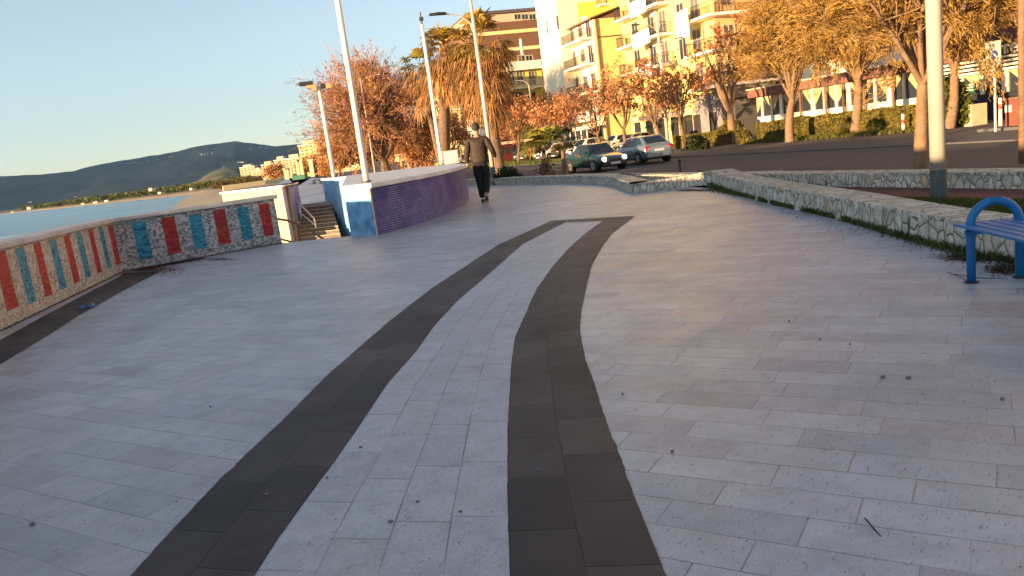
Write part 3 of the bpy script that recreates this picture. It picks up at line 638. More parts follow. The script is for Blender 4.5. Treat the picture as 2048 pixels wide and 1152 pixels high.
# ================================================================ GRASS, SOIL, RED PATH (planting strip between kerb walls)
def sheet(name,pts,mat,z,kind='structure'):
    mb=MB(); mb.prism([(p[0],p[1]) for p in pts],.001,z); return tag(mb.build(name,[mat]),kind=kind)
red=[W4[0][i] for i in range(0,50,4)]; 
grass_edge=[G(*a) for a in [(1560,381),(1620,388),(1700,401),(1800,409),(1930,411),(2048,415),(2200,425)]]
sheet('path',[ST(16.0,7.9),ST(-6,7.9)]+[ (p.x,p.y) for p in grass_edge[::-1]]+[(W3[1][k].x,W3[1][k].y) for k in (14,9,5,2)],MREDP,.012)
bed=[(p.x,p.y) for p in grass_edge]+[(W3[1][k].x,W3[1][k].y) for k in (69,60,50,40,30,22,16)]
sheet('planting_bed',bed,MSOIL,.03)
mb=MB(); 
for i in range(len(grass_edge)-1):
    a,b=grass_edge[i],grass_edge[i+1]; d=(b-a).normalized(); pe=Vector((-d.y,d.x,0))*.07
    mb.prism([(a.x,a.y),(b.x,b.y),((b+pe).x,(b+pe).y),((a+pe).x,(a+pe).y)],.013,.05)
tag(mb.build('kerb_edging',[MKERB],bevel=.01),kind='structure')
def inpoly(x,y,poly):
    c=np.zeros(len(x),bool); n=len(poly)
    for i in range(n):
        x1,y1=poly[i]; x2,y2=poly[(i+1)%n]
        if y1==y2: continue
        m=((y1>y)!=(y2>y))&(x<(x2-x1)*(y-y1)/(y2-y1)+x1); c^=m
    return c
def blades(P_,h,wd,rng=nr):
    N=len(P_); a=rng.random(N)*6.283; le=rng.normal(size=(N,2))*.35; hh=h*(.5+rng.random(N))
    dx=np.stack([np.cos(a),np.sin(a),np.zeros(N)],1)*(wd*(.6+.8*rng.random(N)))[:,None]
    tip=P_+np.stack([le[:,0]*hh,le[:,1]*hh,hh],1); mid=P_+np.stack([le[:,0]*hh*.3,le[:,1]*hh*.3,hh*.6],1)
    V=np.stack([P_-dx,P_+dx,mid+dx*.7,tip,mid-dx*.7],1).reshape(-1,3); return V,np.arange(5*N).reshape(-1,5)
bx=np.array(bed); N=42000
X=nr.uniform(bx[:,0].min(),bx[:,0].max(),N*2); Y=nr.uniform(bx[:,1].min(),bx[:,1].max(),N*2); k=inpoly(X,Y,bed); X=X[k][:N];Y=Y[k][:N]
V,Fq=blades(np.stack([X,Y,np.full(len(X),.025)],1),.065,.004); tag(npmesh('grass',V,Fq,LGRASS),kind='stuff')
# weeds along the foot of the long kerb wall
pp_=[]
for i in range(5200):
    t=nr.random(); u=t*69; k=min(68,int(u)); p=W3[0][k].lerp(W3[0][k+1],u-k); wdt=.03+ .22*math.exp(-((t-.13)/.12)**2)+.10*math.exp(-((t-.9)/.12)**2)
    n_=(W3[0][k+1]-W3[0][k]).normalized(); q=p-Vector((-n_.y,n_.x,0))*abs(nr.normal())*wdt*.45
    if vn(np.array(u*.5),np.array(1.))>-.25 or t<.3: pp_.append((q.x,q.y,.0))
V,Fq=blades(np.array(pp_),.055,.0035); tag(npmesh('weeds',V,Fq,LGRASS),kind='stuff')
def litter(name,samples,leaf,mat,flat=True):
    P_=np.array(samples); N=len(P_); a=nr.random(N)*6.283; s=leaf*(.4+nr.random(N)); 
    ex=np.stack([np.cos(a),np.sin(a),nr.normal(size=N)*.25],1)*s[:,None]; ey=np.stack([-np.sin(a),np.cos(a),nr.normal(size=N)*.25],1)*(s*.45)[:,None]
    V=np.stack([P_-ex,P_+ey,P_+ex,P_-ey],1).reshape(-1,3); return tag(npmesh(name,V,np.arange(4*N).reshape(-1,4),mat),kind='stuff')
S=[]
def along(a,b,n,wd,pw=1.0):
    for _ in range(n):
        t=nr.random(); p=a.lerp(b,t); d=(b-a).normalized(); q=p+Vector((d.y,-d.x,0))*(abs(nr.normal())*wd); S.append((q.x,q.y,.006+nr.random()*.006))
along(mp[4],mp[5],900,.04); along(mp[5],mp[6],2500,.05); along(mp[5]+Vector((.15,-.02,0)),mp[5].lerp(mp[6],.45),7000,.22)
for px,py,rx,ry,n in [(440,519,34,3,500),(300,540,60,9,3500),(1390,381,45,2.5,1500),(1460,440,20,3,0),(1940,515,50,8,2200),(2010,540,40,10,900)]:
    for _ in range(n):
        p=G(px+nr.normal()*rx*.5,py+nr.normal()*ry*.5); S.append((p.x,p.y,.006))
for _ in range(900):
    t=nr.random()*69; k=int(min(68,t)); p=W3[0][k]; q=p-Vector((.3,.5,0))*abs(nr.normal())*.6; S.append((q.x,q.y,.006))
litter('leaf_litter',S,.011,LLIT)
S=[]
for _ in range(1500):
    p=G(nr.uniform(0,2048),nr.uniform(400,1150)); S.append((p.x,p.y,.004))
litter('debris',S,.0035,LLIT)
S=[(G(x,y).x,G(x,y).y,.008) for x,y in []]
mb=MB()
for x,y,r in [(1766,756,.013),(1817,757,.015),(782,1046,.012),(836,1006,.008),(922,1026,.008),(722,897,.010),(654,958,.008),(1078,942,.010),(1133,910,.008),(533,991,.013),(66,1050,.014),(1640,680,.006),(1578,644,.006),(2005,800,.010),(1345,905,.008),(421,815,.006),(1700,690,.006),(1245,790,.006)]:
    p=G(x,y); poly=[(p.x+r*.7*math.cos(t)*(1+.3*math.sin(3*t+x)),p.y+r*.55*math.sin(t)) for t in [i*.628 for i in range(10)]]; mb.prism(poly,.001,.0095)
tag(mb.build('gum_spots',[mat('gum',(.16,.16,.17),.8,0,.1,2)]),kind='stuff')
mb=MB(); mb.tube([G(1729,1036,.01),G(1738,1045,.014),G(1748,1058,.012),G(1762,1073,.01)],[.0025,.003,.003,.0015],6); tag(mb.build('twig',[MDKM],smooth=True),'thin dark curved twig lying on the pale paving at lower right','twig')
mb=MB(); mb.tube([G(1896,545,.01),G(1920,553,.012),G(1938,563,.012)],[.003,.003,.002],6); mb.tube([G(1908,548,.012),G(1960,556,.012),G(2010,557,.01)],[.002,.003,.002],6); tag(mb.build('dry_branch',[MDKM]),'dry forked branch on the paving under the blue bench','twig')
# crumpled blue wrapper
p=G(174,616,.0); rr_=random.Random(4); mb=MB(); vs=[];N1=9
for i in range(N1):
    for j in range(5): vs.append((p.x-.09+i*.022,p.y-.05+j*.022+rr_.uniform(-.01,.01),.008+rr_.random()*.045*(1 if 0<i<8 and 0<j<4 else .15)))
mb.add(vs,[(i*5+j,(i+1)*5+j,(i+1)*5+j+1,i*5+j+1) for i in range(N1-1) for j in range(4)]); tag(mb.build('plastic_wrapper',[mat('blue_film',(.05,.14,.32),.25,0,.4,25)]),'crumpled blue plastic wrapper on the dark band by the mosaic wall','wrapper')
# ================================================================ BENCH
L1=G(1943,565); L2=G(2040,555); ax=(L2-L1); wB=ax.length; axn=ax.normalized(); fwd=Vector((axn.y,-axn.x,0)); fwd = fwd if fwd.y<0 else -fwd
root=empty('bench',(L1.x,L1.y,0),'bright blue metal bench with slatted seat and looped end frame, at the right edge','bench')
SZ=.345; R=wB/2
def hoop(o):
    mb=MB(); pts=[L1+o,L1+o+Vector((0,0,SZ))]; c=(L1+L2)/2+o+Vector((0,0,SZ+.01))
    for i in range(1,16): t=math.pi*i/16; pts.append(c-axn*R*math.cos(t)+Vector((0,0,1))*R*1.0*math.sin(t))
    pts+=[L2+o+Vector((0,0,SZ)),L2+o]; mb.tube(pts,.026,14); return mb
build_at(hoop(Vector()),'end_frame',[MBENCH],root,smooth=True); build_at(hoop(fwd*1.45),'end_frame',[MBENCH],root,smooth=True)
for k in range(6):
    f=-.10+k*(1.2/5); a=L1+axn*wB*f-fwd*.10+Vector((0,0,SZ+.004-.0*k)); mb=MB(); b=a+fwd*1.65; w2=axn*.026
    for q in (0,): mb.add([tuple(a-w2),tuple(a+w2),tuple(b+w2),tuple(b-w2)]+[tuple(x+Vector((0,0,.018))) for x in (a-w2,a+w2,b+w2,b-w2)],[(0,3,2,1),(4,5,6,7),(0,1,5,4),(1,2,6,5),(2,3,7,6),(3,0,4,7)])
    build_at(mb,'slat',[MBENCH],root,bevel=.006)
for o in (.02,1.43):
    mb=MB(); a=L1+fwd*o-axn*.04+Vector((0,0,SZ-.026)); b=L2+fwd*o+axn*.04+Vector((0,0,SZ-.026)); mb.tube([a,b],.016,8); build_at(mb,'cross_bar',[MBENCH],root)
for q in (L1,L2,L1+fwd*1.45,L2+fwd*1.45):
    mb=MB(); mb.cyl(q+Vector((0,0,.005)),(0,0,1),.042,.008,16); build_at(mb,'foot_plate',[MDKM],root)
# ================================================================ POLES AND LAMPS
def pole(name,label,base,h,r0_,r1_,mat,band=None,cat='lamp post',grp=None):
    root=empty(name,base,label,cat,grp); mb=MB(); b=Vector(base)
    mb.tube([b,b+Vector((0,0,h*.5)),b+Vector((0,0,h))],[r0_,(r0_+r1_)/2,r1_],24); build_at(mb,'pole',[mat],root,smooth=True)
    if band: mb=MB(); mb.tube([b+Vector((0,0,-.0)),b+Vector((0,0,band))],[r0_*1.035]*2,24,cap=True); build_at(mb,'painted_base',[MGREYB],root,smooth=False)
    mb=MB(); mb.cyl(b+Vector((0,0,.012)),(0,0,1),r0_*1.5,.024,16); build_at(mb,'base_plate',[MDKM],root)
    return root
def arm_head(root,top,dirv,length,rise,mat=MDKM,hl=.75):
    mb=MB(); t=Vector(top); d=Vector(dirv).normalized(); pts=[t+Vector((0,0,-rise*1.5)),t+d*.12*length+Vector((0,0,-rise*.6)),t+d*length*.5+Vector((0,0,rise*.1)),t+d*length+Vector((0,0,rise*.25))]
    mb.tube(pts,[.04,.035,.03,.03],8); a=build_at(mb,'arm',[MGALV],root)
    e=pts[-1]; s=Vector((-d.y,d.x,0)); mb=MB()
    V=[e-s*.08,e+s*.08,e+d*hl*.5+s*.15+Vector((0,0,.02)),e+d*hl+s*.06,e+d*hl-s*.06,e+d*hl*.5-s*.15+Vector((0,0,.02))]
    mb.add([tuple(v+Vector((0,0,-.03))) for v in V]+[tuple(v*1.0+Vector((0,0,.07))) for v in V],[(5,4,3,2,1,0),(6,7,8,9,10,11)]+[(i,(i+1)%6,6+(i+1)%6,6+i) for i in range(6)])
    build_at(mb,'lamp_head',[MDKM],root,bevel=.02)
b=G(1878,402,.02); r_=.080
pole('lamp_post','thick steel lamp post with dark painted base standing in the grass by the bench',(b.x,b.y,.02),9.0,r_,r_*.86,MGALV,.34)
b=P(733,360,14.1); pole('lamp_post','nearest white pole on the purple wall, at its front corner',(b.x,b.y,ZP+.085),5.2,.058,.05,MWHITE,cat='pole',grp=None)
b=P(884,332,24.0); rt=pole('lamp_post','white pole with a small top fitting beside the grey box on the purple wall',(b.x,b.y,ZP+.085),4.15,.062,.05,MWHITE,cat='pole')
top=Vector((b.x,b.y,ZP+.085+4.15)); mb=MB(); mb.tube([top,top+Vector((0,0,.35))],[.03,.02],8); mb.box(top.x-.05,top.x+.07,top.y-.05,top.y+.05,top.z+.1,top.z+.2); build_at(mb,'top_fitting',[MDKM],rt)
b=P(668,355,28.5); top=P(637,172,28.5); H=top.z-(ZP+.085)
rt=pole('lamp_post','white pole topped by stepped dark and orange lamp boxes',(b.x,b.y,ZP+.085),H,.075,.06,MWHITE,cat='lamp post')
MORB=mat('orange_panel',(.55,.30,.14),.6,0,.1,4); tp_=Vector((b.x,b.y,ZP+.085+H))
u_=P(645,175,28.5)-P(610,172,28.5); u_=Vector((1,.15,0)).normalized()
def lampbox(a0,a1,z0,z1,m,nm):
    mb=MB(); p=tp_+u_*a0; q=tp_+u_*a1; s=Vector((-u_.y,u_.x,0))*.12
    V=[p-s,q-s,q+s,p+s]; mb.add([tuple(v+Vector((0,0,z0))) for v in V]+[tuple(v+Vector((0,0,z1))) for v in V],[(0,3,2,1),(4,5,6,7),(0,1,5,4),(1,2,6,5),(2,3,7,6),(3,0,4,7)]); build_at(mb,nm,[m],rt)
lampbox(-.62,-.18,.06,.19,MDKM,'lamp_head'); lampbox(-.42,-.07,-.05,.055,MORB,'panel'); lampbox(-.24,-.075,-.16,-.052,MORB,'panel'); lampbox(.07,.24,-.10,.06,MDKM,'lamp_head'); lampbox(.25,.42,-.12,.04,MORB,'panel')
mb=MB(); p=tp_+u_*-.62; mb.add([tuple(p+Vector((0,-.12,.06))),tuple(p+Vector((0,.12,.06))),tuple(p+Vector((0,.12,.19))),tuple(p+Vector((0,-.12,.19))),tuple(p+Vector((-.18,-.0,.12))),tuple(p+Vector((-.0,-.12,.24))),tuple(p+Vector((-.0,.12,.24)))],[(0,4,1),(1,4,2),(3,4,0),(3,2,4),(0,1,2,3)]); build_at(mb,'lamp_head',[MDKM],rt)
# grey box on wall
p=P(905,333,24.0); mb=MB(); mb.box(p.x-.22,p.x+.22,24-.17,24+.17,ZP+.087,ZP+.46); mb.box(p.x-.24,p.x+.24,24-.19,24+.19,ZP+.46,ZP+.49)
tag(mb.build('utility_box',[MCOPE2],bevel=.01),'pale grey utility box on the purple wall beside a white pole','utility box')
# tall street lamps
def street_lamp(label,px,base_py,base_z,D,top_py,arms,band=.5,r=.1):
    b=P(px,base_py,D); t=P(px,top_py,D); rt=pole('street_lamp',label,(b.x,b.y,base_z),t.z-base_z,r,r*.6,MGALV,band,'street lamp','tall street lamps along the road')
    for (tz,dx,ln,rise) in arms: arm_head(rt,(b.x,b.y,tz),(dx[0],dx[1],0),ln,rise)
    return rt
D=35; zz=P(950,30,D).z
street_lamp('tall steel street lamp rising behind the walking person with one arm to the left',986,344,ROADZ,D,-30,[(zz,(-1,-.3),1.15,.55)],.95,.105)
D=66; street_lamp('steel street lamp with a globe-topped post above the silver car',1335,275,ROADZ,D,22,[(P(1300,52,D).z,(-1,-.3),1.6,.5),(P(1330,82,D).z,(1,.3),1.5,.5)],.5,.16)
D=105; street_lamp('distant street lamp in front of the yellow building with two level arms',1066,240,ROADZ,D,170,[(P(1057,160,D).z,(-1,-.3),1.9,.5),(P(1057,176,D).z,(1,.3),2.4,.2)],.5,.13)
D=80; street_lamp('street lamp whose arm shows among the bare tree twigs',748,330,ROADZ,D,152,[(P(760,150,D).z,(1,.1),2.0,.4)],.5,.11)
# thin bollard, sign, posts
b=ST(24.5,9.3); b=P(1362,357,23.2); mb=MB(); mb.tube([(b.x,b.y,ROADZ),(b.x,b.y,P(1355,322,23.2).z)],[.045,.04],12); mb.tube([(b.x,b.y,P(1355,322,23.2).z),(b.x,b.y,P(1355,320,23.2).z+.02)],[.055,.03],12)
tag(mb.build('bollard',[MDKM],smooth=True),'thin dark bollard at the road edge behind the low stone walls','bollard')
b=P(2046,392,11.2); mb=MB(); mb.tube([(b.x,b.y,0),(b.x+.01,b.y,3.0),(b.x,b.y,7)],[.055,.05,.045],14)
tag(mb.build('timber_pole',[MBARK2],smooth=True),'slim pale brown pole at the far right edge beyond the bench','pole')
# parking sign
D=37; b=G(1991,259,ROADZ+.1); D=b.y; t=P(1984,88,D); root=empty('parking_sign',(b.x,b.y,ROADZ),'white parking sign with a blue disc on a slim post in front of the restaurant','sign')
mb=MB(); mb.tube([(b.x,b.y,ROADZ),(b.x,b.y,t.z)],.045,10); build_at(mb,'post',[MGALV],root)
c=P(1986.5,109,D-.1); mb=MB(); mb.box(c.x-.27,c.x+.27,D-.12,D-.09,c.z-.47,c.z+.47); pl_=build_at(mb,'plate',[mat('sign_white',(.62,.58,.45),.4,0,.05,3)],root)
mb=MB(); mb.cyl((c.x,D-.13,c.z),(0,1,0),.15,.012,20); o=mb.build('disc',[mat('sign_blue',(.03,.08,.28),.4,0,.05,3)]); o.data.transform(Matrix.Translation(-root.location)); o.parent=pl_
mb=MB(); 
for s_ in (-1,): mb.add([(c.x-.12,D-.139,c.z+.09),(c.x-.09,D-.139,c.z+.12),(c.x+.12,D-.139,c.z-.09),(c.x+.09,D-.139,c.z-.12)],[(0,1,2,3)])
o=mb.build('bar',[mat('sign_red',(.6,.6,.58),.4,0,.05,3)]); o.data.transform(Matrix.Translation(-root.location)); o.parent=pl_
# ================================================================ PERSON
def skin(name,chains,mat,parent,sub=2,root_i=0):
    """chains: list of list of (x,y,z,r[,ry]); first point of later chains may be ('ref',i)"""
    V=[];E=[];R_=[];idx={}; fat=1.18 if name in('jacket','trousers') else 1.0
    for ch in chains:
        prev=None
        for p in ch:
            if p[0]=='ref': i=p[1]
            else:
                i=len(V); V.append(p[:3]); R_.append((p[3]*fat,(p[4] if len(p)>4 else p[3])*fat))
            if prev is not None: E.append((prev,i))
            prev=i
    me=bpy.data.meshes.new(name); me.from_pydata(V,E,[]); me.materials.append(mat)
    o=bpy.data.objects.new(name,me); COL.objects.link(o); 
    md=o.modifiers.new('skin','SKIN'); 
    lay=me.skin_vertices[0] if me.skin_vertices else None
    if lay is None:
        bpy.context.view_layer.objects.active=o; lay=me.skin_vertices[0]
    for i,(a,b) in enumerate(R_): lay.data[i].radius=(a,b)
    lay.data[root_i].use_root=True
    md.use_smooth_shade=True; md.branch_smoothing=.4
    s=o.modifiers.new('sub','SUBSURF'); s.levels=sub; s.render_levels=sub
    o.parent=parent; return o
pf=G(968,405); pf=pf+Vector((.03,0,0)); person=empty('person',(pf.x,pf.y,0),'person in a brown jacket and black trousers walking away beside the purple wall','person',rz=-.10)
SKN=mat('skin',(.42,.24,.16),.55,0,.08,8); JK=mat('brown_jacket',(.026,.013,.009),.75,0,.25,7,.6,18); TR=mat('black_trousers',(.010,.010,.011),.9,0,.2,8,.4,25); SH=mat('dark_trainers',(.03,.032,.033),.6,0,.4,30); HR=mat('dark_hair',(.035,.022,.015),.8,0,.3,20,.6,60); SOLE=mat('pale_sole',(.30,.31,.24),.7,0,.2,20)
S_=1.0
body=skin('body',[
 [(0,0,.97,.13,.10),(0,.01,1.12,.12,.09),(0,.02,1.30,.145,.10),(0,.01,1.44,.12,.085),(0,.02,1.52,.055,.055),(0,.035,1.585,.06,.065),(0,.04,1.66,.080,.098),(0,.035,1.73,.082,.098),(0,.03,1.785,.055,.07)],
 [('ref',3),(-.17,.01,1.44,.055),(-.225,-.02,1.28,.045),(-.265,-.03,1.14,.038),(-.285,.0,1.0,.032),(-.295,.02,.91,.026),(-.295,.03,.855,.024,.036)],
 [('ref',3),(.17,.01,1.44,.055),(.25,-.03,1.29,.045),(.31,-.05,1.16,.038),(.335,.03,1.04,.032),(.345,.08,.97,.026),(.345,.10,.92,.024,.036)],
 [('ref',0),(-.095,0,.90,.085),(-.085,.03,.70,.07),(-.07,.05,.50,.052),(-.055,.02,.30,.045),(-.045,-.02,.10,.035)],
 [('ref',0),(.095,0,.90,.085),(.10,.05,.70,.07),(.10,.07,.51,.052),(.085,-.05,.33,.045),(.065,-.16,.19,.035)]],SKN,person)
skin('jacket',[
 [(0,0,.85,.17,.12),(0,.0,1.0,.19,.13),(0,.01,1.18,.185,.125),(0,.02,1.33,.195,.13),(0,.01,1.44,.165,.105),(0,.015,1.50,.085,.075),(0,.02,1.535,.068,.066)],
 [('ref',4),(-.19,.01,1.44,.072),(-.235,-.02,1.29,.068),(-.272,-.03,1.14,.062),(-.292,.0,1.00,.052),(-.30,.015,.92,.046)],
 [('ref',4),(.19,.01,1.44,.072),(.258,-.03,1.29,.068),(.318,-.05,1.16,.062),(.343,.03,1.05,.052),(.350,.065,.985,.046)]],JK,person)
skin('trousers',[
 [(0,0,1.06,.14,.10),(0,0,.93,.165,.12),(-.085,0,.86,.108,.112),(-.082,.03,.70,.098),(-.07,.05,.50,.078),(-.058,.02,.30,.066),(-.046,-.02,.10,.062)],
 [('ref',1),(.085,.0,.86,.108,.112),(.10,.05,.70,.098),(.10,.07,.51,.078),(.088,-.04,.34,.070),(.068,-.14,.215,.060)]],TR,person,root_i=1)
sh1=skin('shoe',[[(-.045,-.05,.055,.045,.045),(-.047,.03,.05,.05,.042),(-.05,.13,.038,.048,.03),(-.052,.19,.032,.034,.022)]],SH,person)
sh2=skin('shoe',[[(.068,-.19,.165,.042,.048),(.066,-.15,.10,.048,.045),(.062,-.10,.045,.046,.035),(.06,-.06,.025,.034,.022)]],SH,person)
mb=MB(); 
V=[(.03,-.222,.17),(.105,-.222,.17),(.11,-.19,.07),(.10,-.10,.006),(.03,-.10,.006),(.022,-.19,.07)]
mb.add(V+[(x,y+.018,z+.004) for x,y,z in V],[(5,4,3,2,1,0),(6,7,8,9,10,11)]+[(i,(i+1)%6,6+(i+1)%6,6+i) for i in range(6)]); o=mb.build('sole',[SOLE],None,bevel=.008); o.parent=sh2
mb=MB(); mb.box(-.095,.0,-.10,.20,.0,.022); o=mb.build('sole',[SOLE],None,bevel=.01); o.parent=sh1
# hair as a cap with short neck hair
mb=MB(); vs=[];fs=[];NA,NB=16,10
for j in range(NB):
    ph=math.pi*.74*j/(NB-1)
    for i in range(NA):
        t=2*math.pi*i/NA; back=(1-math.sin(t))/2; ph2=ph*(.62+.38*back) 
        vs.append((.093*math.sin(ph2)*math.cos(t)*(1-.12*max(0,j/(NB-1)-.6)),.030+.112*math.sin(ph2)*math.sin(t),1.705+.118*math.cos(ph2)))
fs=[(j*NA+i,j*NA+(i+1)%NA,(j+1)*NA+(i+1)%NA,(j+1)*NA+i) for j in range(NB-1) for i in range(NA)]+[tuple(range(NA))[::-1]]
mb.add(vs,fs); o=mb.build('hair',[HR],None,smooth=True); o.parent=person
for sx in (-1,1):
    mb=MB(); mb.tube([(sx*.083,.03,1.665),(sx*.096,.022,1.69),(sx*.088,.03,1.715)],[.008,.014,.01],8); o=mb.build('ear',[SKN],None,smooth=True); o.parent=person
mb=MB(); mb.tube([(0,.135,1.70),(0,.152,1.675),(0,.135,1.655)],[.008,.015,.012],8); o=mb.build('nose',[SKN],None,smooth=True); o.parent=person
def hand(w_,sx,nm):
    x,y,z=w_; ch=[]
    for k in range(4):
        fy=-.026+.017*k; L=[.068,.078,.074,.058][3-k] if sx>0 else [.068,.078,.074,.058][3-k]
        o=skin('finger',[[(x,y+fy,z+.01,.009),(x-sx*.004,y+fy,z-.018,.0095),(x-sx*.012,y+fy,z-.018-L*.5,.0088),(x-sx*.028,y+fy,z-.018-L*.9,.0078)]],SKN,person,1)
    skin('thumb',[[(x-sx*.0,y+.03,z+.03,.011),(x-sx*.012,y+.052,z+.005,.0105),(x-sx*.022,y+.056,z-.028,.009)]],SKN,person,1)
hand((-.295,.03,.845),-1,'l'); hand((.345,.10,.905),1,'r')
# ================================================================ CARS
def car(label,loc,heading,kind,paint,L=4.2,W=1.70,H=1.42,lights=False,tail=True,grp='cars parked in the roadside bays',spare=False,name='parked_car'):
    root=empty(name,(loc[0],loc[1],loc[2]),label,'car',grp)
    M=Matrix.Rotation(heading,4,'Z'); root.rotation_euler=(0,0,heading)
    hw=W/2
    if kind=='sedan': st=[(0,.78,.50),(.015,.90,.60),(.05,.96,.70),(.14,.99,.78),(.27,1,.89),(.36,1,.93),(.55,1,.95),(.74,1,.97),(.82,.99,.99),(.93,.97,.99),(.98,.92,.94),(1,.84,.78)]; cb=(.25,.41,.66,.82)
    elif kind=='suv': st=[(0,.80,.62),(.015,.92,.74),(.05,.97,.86),(.12,.99,.95),(.22,1,1.0),(.30,1,1.03),(.5,1,1.06),(.7,1,1.09),(.85,1,1.11),(.95,.98,1.10),(.99,.93,1.02),(1,.86,.8)]; cb=(.20,.36,.82,.97)
    else: st=[(0,.78,.52),(.015,.90,.64),(.05,.96,.74),(.13,.99,.83),(.23,1,.90),(.33,1,.93),(.5,1,.95),(.7,1,.98),(.85,1,1.0),(.95,.98,1.0),(.99,.93,.94),(1,.86,.75)]; cb=(.20,.38,.80,.965)
    mb=MB(); rings=[]
    for (f,wf,zt) in st:
        x=L/2-f*L; w_=hw*wf; zb=.30 if (f<.02 or f>.98) else .20
        zs=zt if kind!='suv' else zt
        prof=[(0,zb),(w_*.88,zb),(w_*.97,zb+.09),(w_,zb+.25),(w_,(zb+zs)/2+.08),(w_*.985,zs-.14),(w_*.93,zs-.03),(w_*.80,zs),(0,zs+.02)]
        rings.append([(x,y,z) for y,z in prof]+[(x,-y,z) for y,z in prof[-2:0:-1]])
    n=len(rings[0]); vs=[p for r in rings for p in r]; fs=[tuple(range(n)),tuple((len(rings)-1)*n+k for k in range(n-1,-1,-1))]
    for i in range(len(rings)-1):
        for k in range(n): k2=(k+1)%n; fs.append((i*n+k,(i+1)*n+k,(i+1)*n+k2,i*n+k2))
    mb.add(vs,fs); body=mb.build('body',[paint],root,smooth=True,subsurf=1)
    # cabin
    def zat(f): return float(np.interp(f,[s[0] for s in st],[s[2] for s in st]))
    x0,x1,x2,x3=[L/2-c*L for c in cb]; zb0=zat(cb[0])-.03; zb3=zat(cb[3])-.03; wb=hw*.92; wr=hw*.74
    A=[(x0,wb*.86,zb0),(x1,wr*.96,H-.05),((x1+x2)/2,wr,H),(x2,wr*.97,H-.04),(x3,wb*.84,zb3)]
    mb=MB(); top=[(a[0],a[1],a[2]) for a in A[1:4]]
    V=[(x0,wb*.90,zb0),(x0,-wb*.90,zb0),(x1,wr*.95,H-.04),(x1,-wr*.95,H-.04),((x1+x2)/2,wr,H),((x1+x2)/2,-wr,H),(x2,wr*.96,H-.03),(x2,-wr*.96,H-.03),(x3,wb*.88,zb3),(x3,-wb*.88,zb3),((x1+x2)/2,wb,zat(.5)-.03),((x1+x2)/2,-wb,zat(.5)-.03)]
    mb.add(V,[(0,2,3,1),(2,4,5,3),(4,6,7,5),(6,8,9,7),(0,10,4,2),(10,8,6,4),(1,3,5,11),(11,5,7,9),(0,1,11,10),(10,11,9,8)])
    mb.build('roof',[paint],root,smooth=False,bevel=.05)
    def quad(nm,c,mat,off_=.012,m=(.07,.07,.09,.09)):
        c=[Vector(p) for p in c]; nn=(c[1]-c[0]).cross(c[3]-c[0]).normalized(); ctr=sum(c,Vector())/4
        if nn.dot(ctr-Vector((0,0,.8)))<0: nn=-nn
        def bl(u,v): return c[0].lerp(c[1],u).lerp(c[3].lerp(c[2],u),v)
        q=[bl(m[0],m[2]),bl(1-m[1],m[2]),bl(1-m[1],1-m[3]),bl(m[0],1-m[3])]
        mb=MB(); mb.add([tuple(p+nn*off_) for p in q]+[tuple(p-nn*.02) for p in q],[(0,1,2,3),(7,6,5,4),(0,4,5,1),(1,5,6,2),(2,6,7,3),(3,7,4,0)]); return mb.build(nm,[mat],root)
    quad('windscreen',[V[0],V[1],V[3],V[2]],MCARG); quad('rear_window',[V[8],V[9],V[7],V[6]],MCARG,m=(.1,.1,.16,.12))
    for s in (0,1):
        fr=[V[0+s],V[10+s],V[4+s],V[2+s]]; rr=[V[10+s],V[8+s],V[6+s],V[4+s]]
        quad('side_window',fr,MCARG,m=(.22,.04,.12,.13)); quad('side_window',rr,MCARG,m=(.04,.16,.12,.13))
    for fx in (.185,.80):
        for s in (-1,1):
            x=L/2-fx*L; wr_=.315 if kind!='suv' else .35
            mb=MB(); mb.cyl((x,s*(hw-.05),wr_+.015),(0,1,0),wr_+.045,.115,24); mb.build('wheel_arch',[MBUMP],root)
            mb=MB(); mb.cyl((x,s*(hw-.095),wr_),(0,1,0),wr_,.22,24); ty=mb.build('tyre',[MTYRE],root,bevel=.02)
            mb=MB(); yo=s*(hw+.018); mb.tube([(x,yo-s*.05,wr_),(x,yo,wr_)],[wr_*.66,wr_*.62],20)
            o=mb.build('rim',[MRIM],None); o.parent=ty
            mb=MB()
            mb.cyl((x,yo+s*.004,wr_),(0,1,0),wr_*.16,.012,12)
            o=mb.build('hub_cap',[MBUMP],None); o.parent=ty
    zf=zat(.03)
    for s in (-1,1):
        mb=MB(); 
        if lights: mb.cyl((L/2-.055,s*hw*.66,zf-.06),(1,0,.0),.105,.07,16)
        else: mb.box(L/2-.14,L/2-.03,s*hw*.66-.15,s*hw*.66+.15,zf-.15,zf-.03)
        mb.build('headlight',[HEADON if lights else MHEAD],root,bevel=.02)
        zr=zat(.97)
        mb=MB(); mb.box(-L/2+.02,-L/2+.14,s*hw*.74-.13,s*hw*.74+.13,zr-.34,zr-.08); mb.build('tail_light',[MTAIL],root,bevel=.02)
        mb=MB(); mb.box(L/2-cb[0]*L-.42,L/2-cb[0]*L-.30,s*(hw+.02)-.07,s*(hw+.02)+.07,zat(.3)+.02,zat(.3)+.14); mb.build('mirror',[paint],root,bevel=.03)
    mb=MB(); mb.box(L/2-.10,L/2+.035,-hw*.80,hw*.80,.26,.46); mb.build('front_bumper',[MBUMP if kind!='hatch2' else paint],root,bevel=.04)
    mb=MB(); mb.box(-L/2-.04,-L/2+.10,-hw*.82,hw*.82,.30,.50); mb.build('rear_bumper',[paint],root,bevel=.04)
    mb=MB(); mb.box(L/2-.035,L/2+.012,-hw*.42,hw*.42,zf-.22,zf-.07); mb.build('grille',[MBUMP],root,bevel=.01)
    mb=MB(); mb.box(L/2+.03,L/2+.045,-.26,.26,.31,.42); mb.build('front_plate',[MPLATE],root)
    mb=MB(); mb.box(-L/2-.015,-L/2+.0,-.26,.26,zat(.97)-.36,zat(.97)-.25); mb.build('rear_plate',[MPLATE],root)
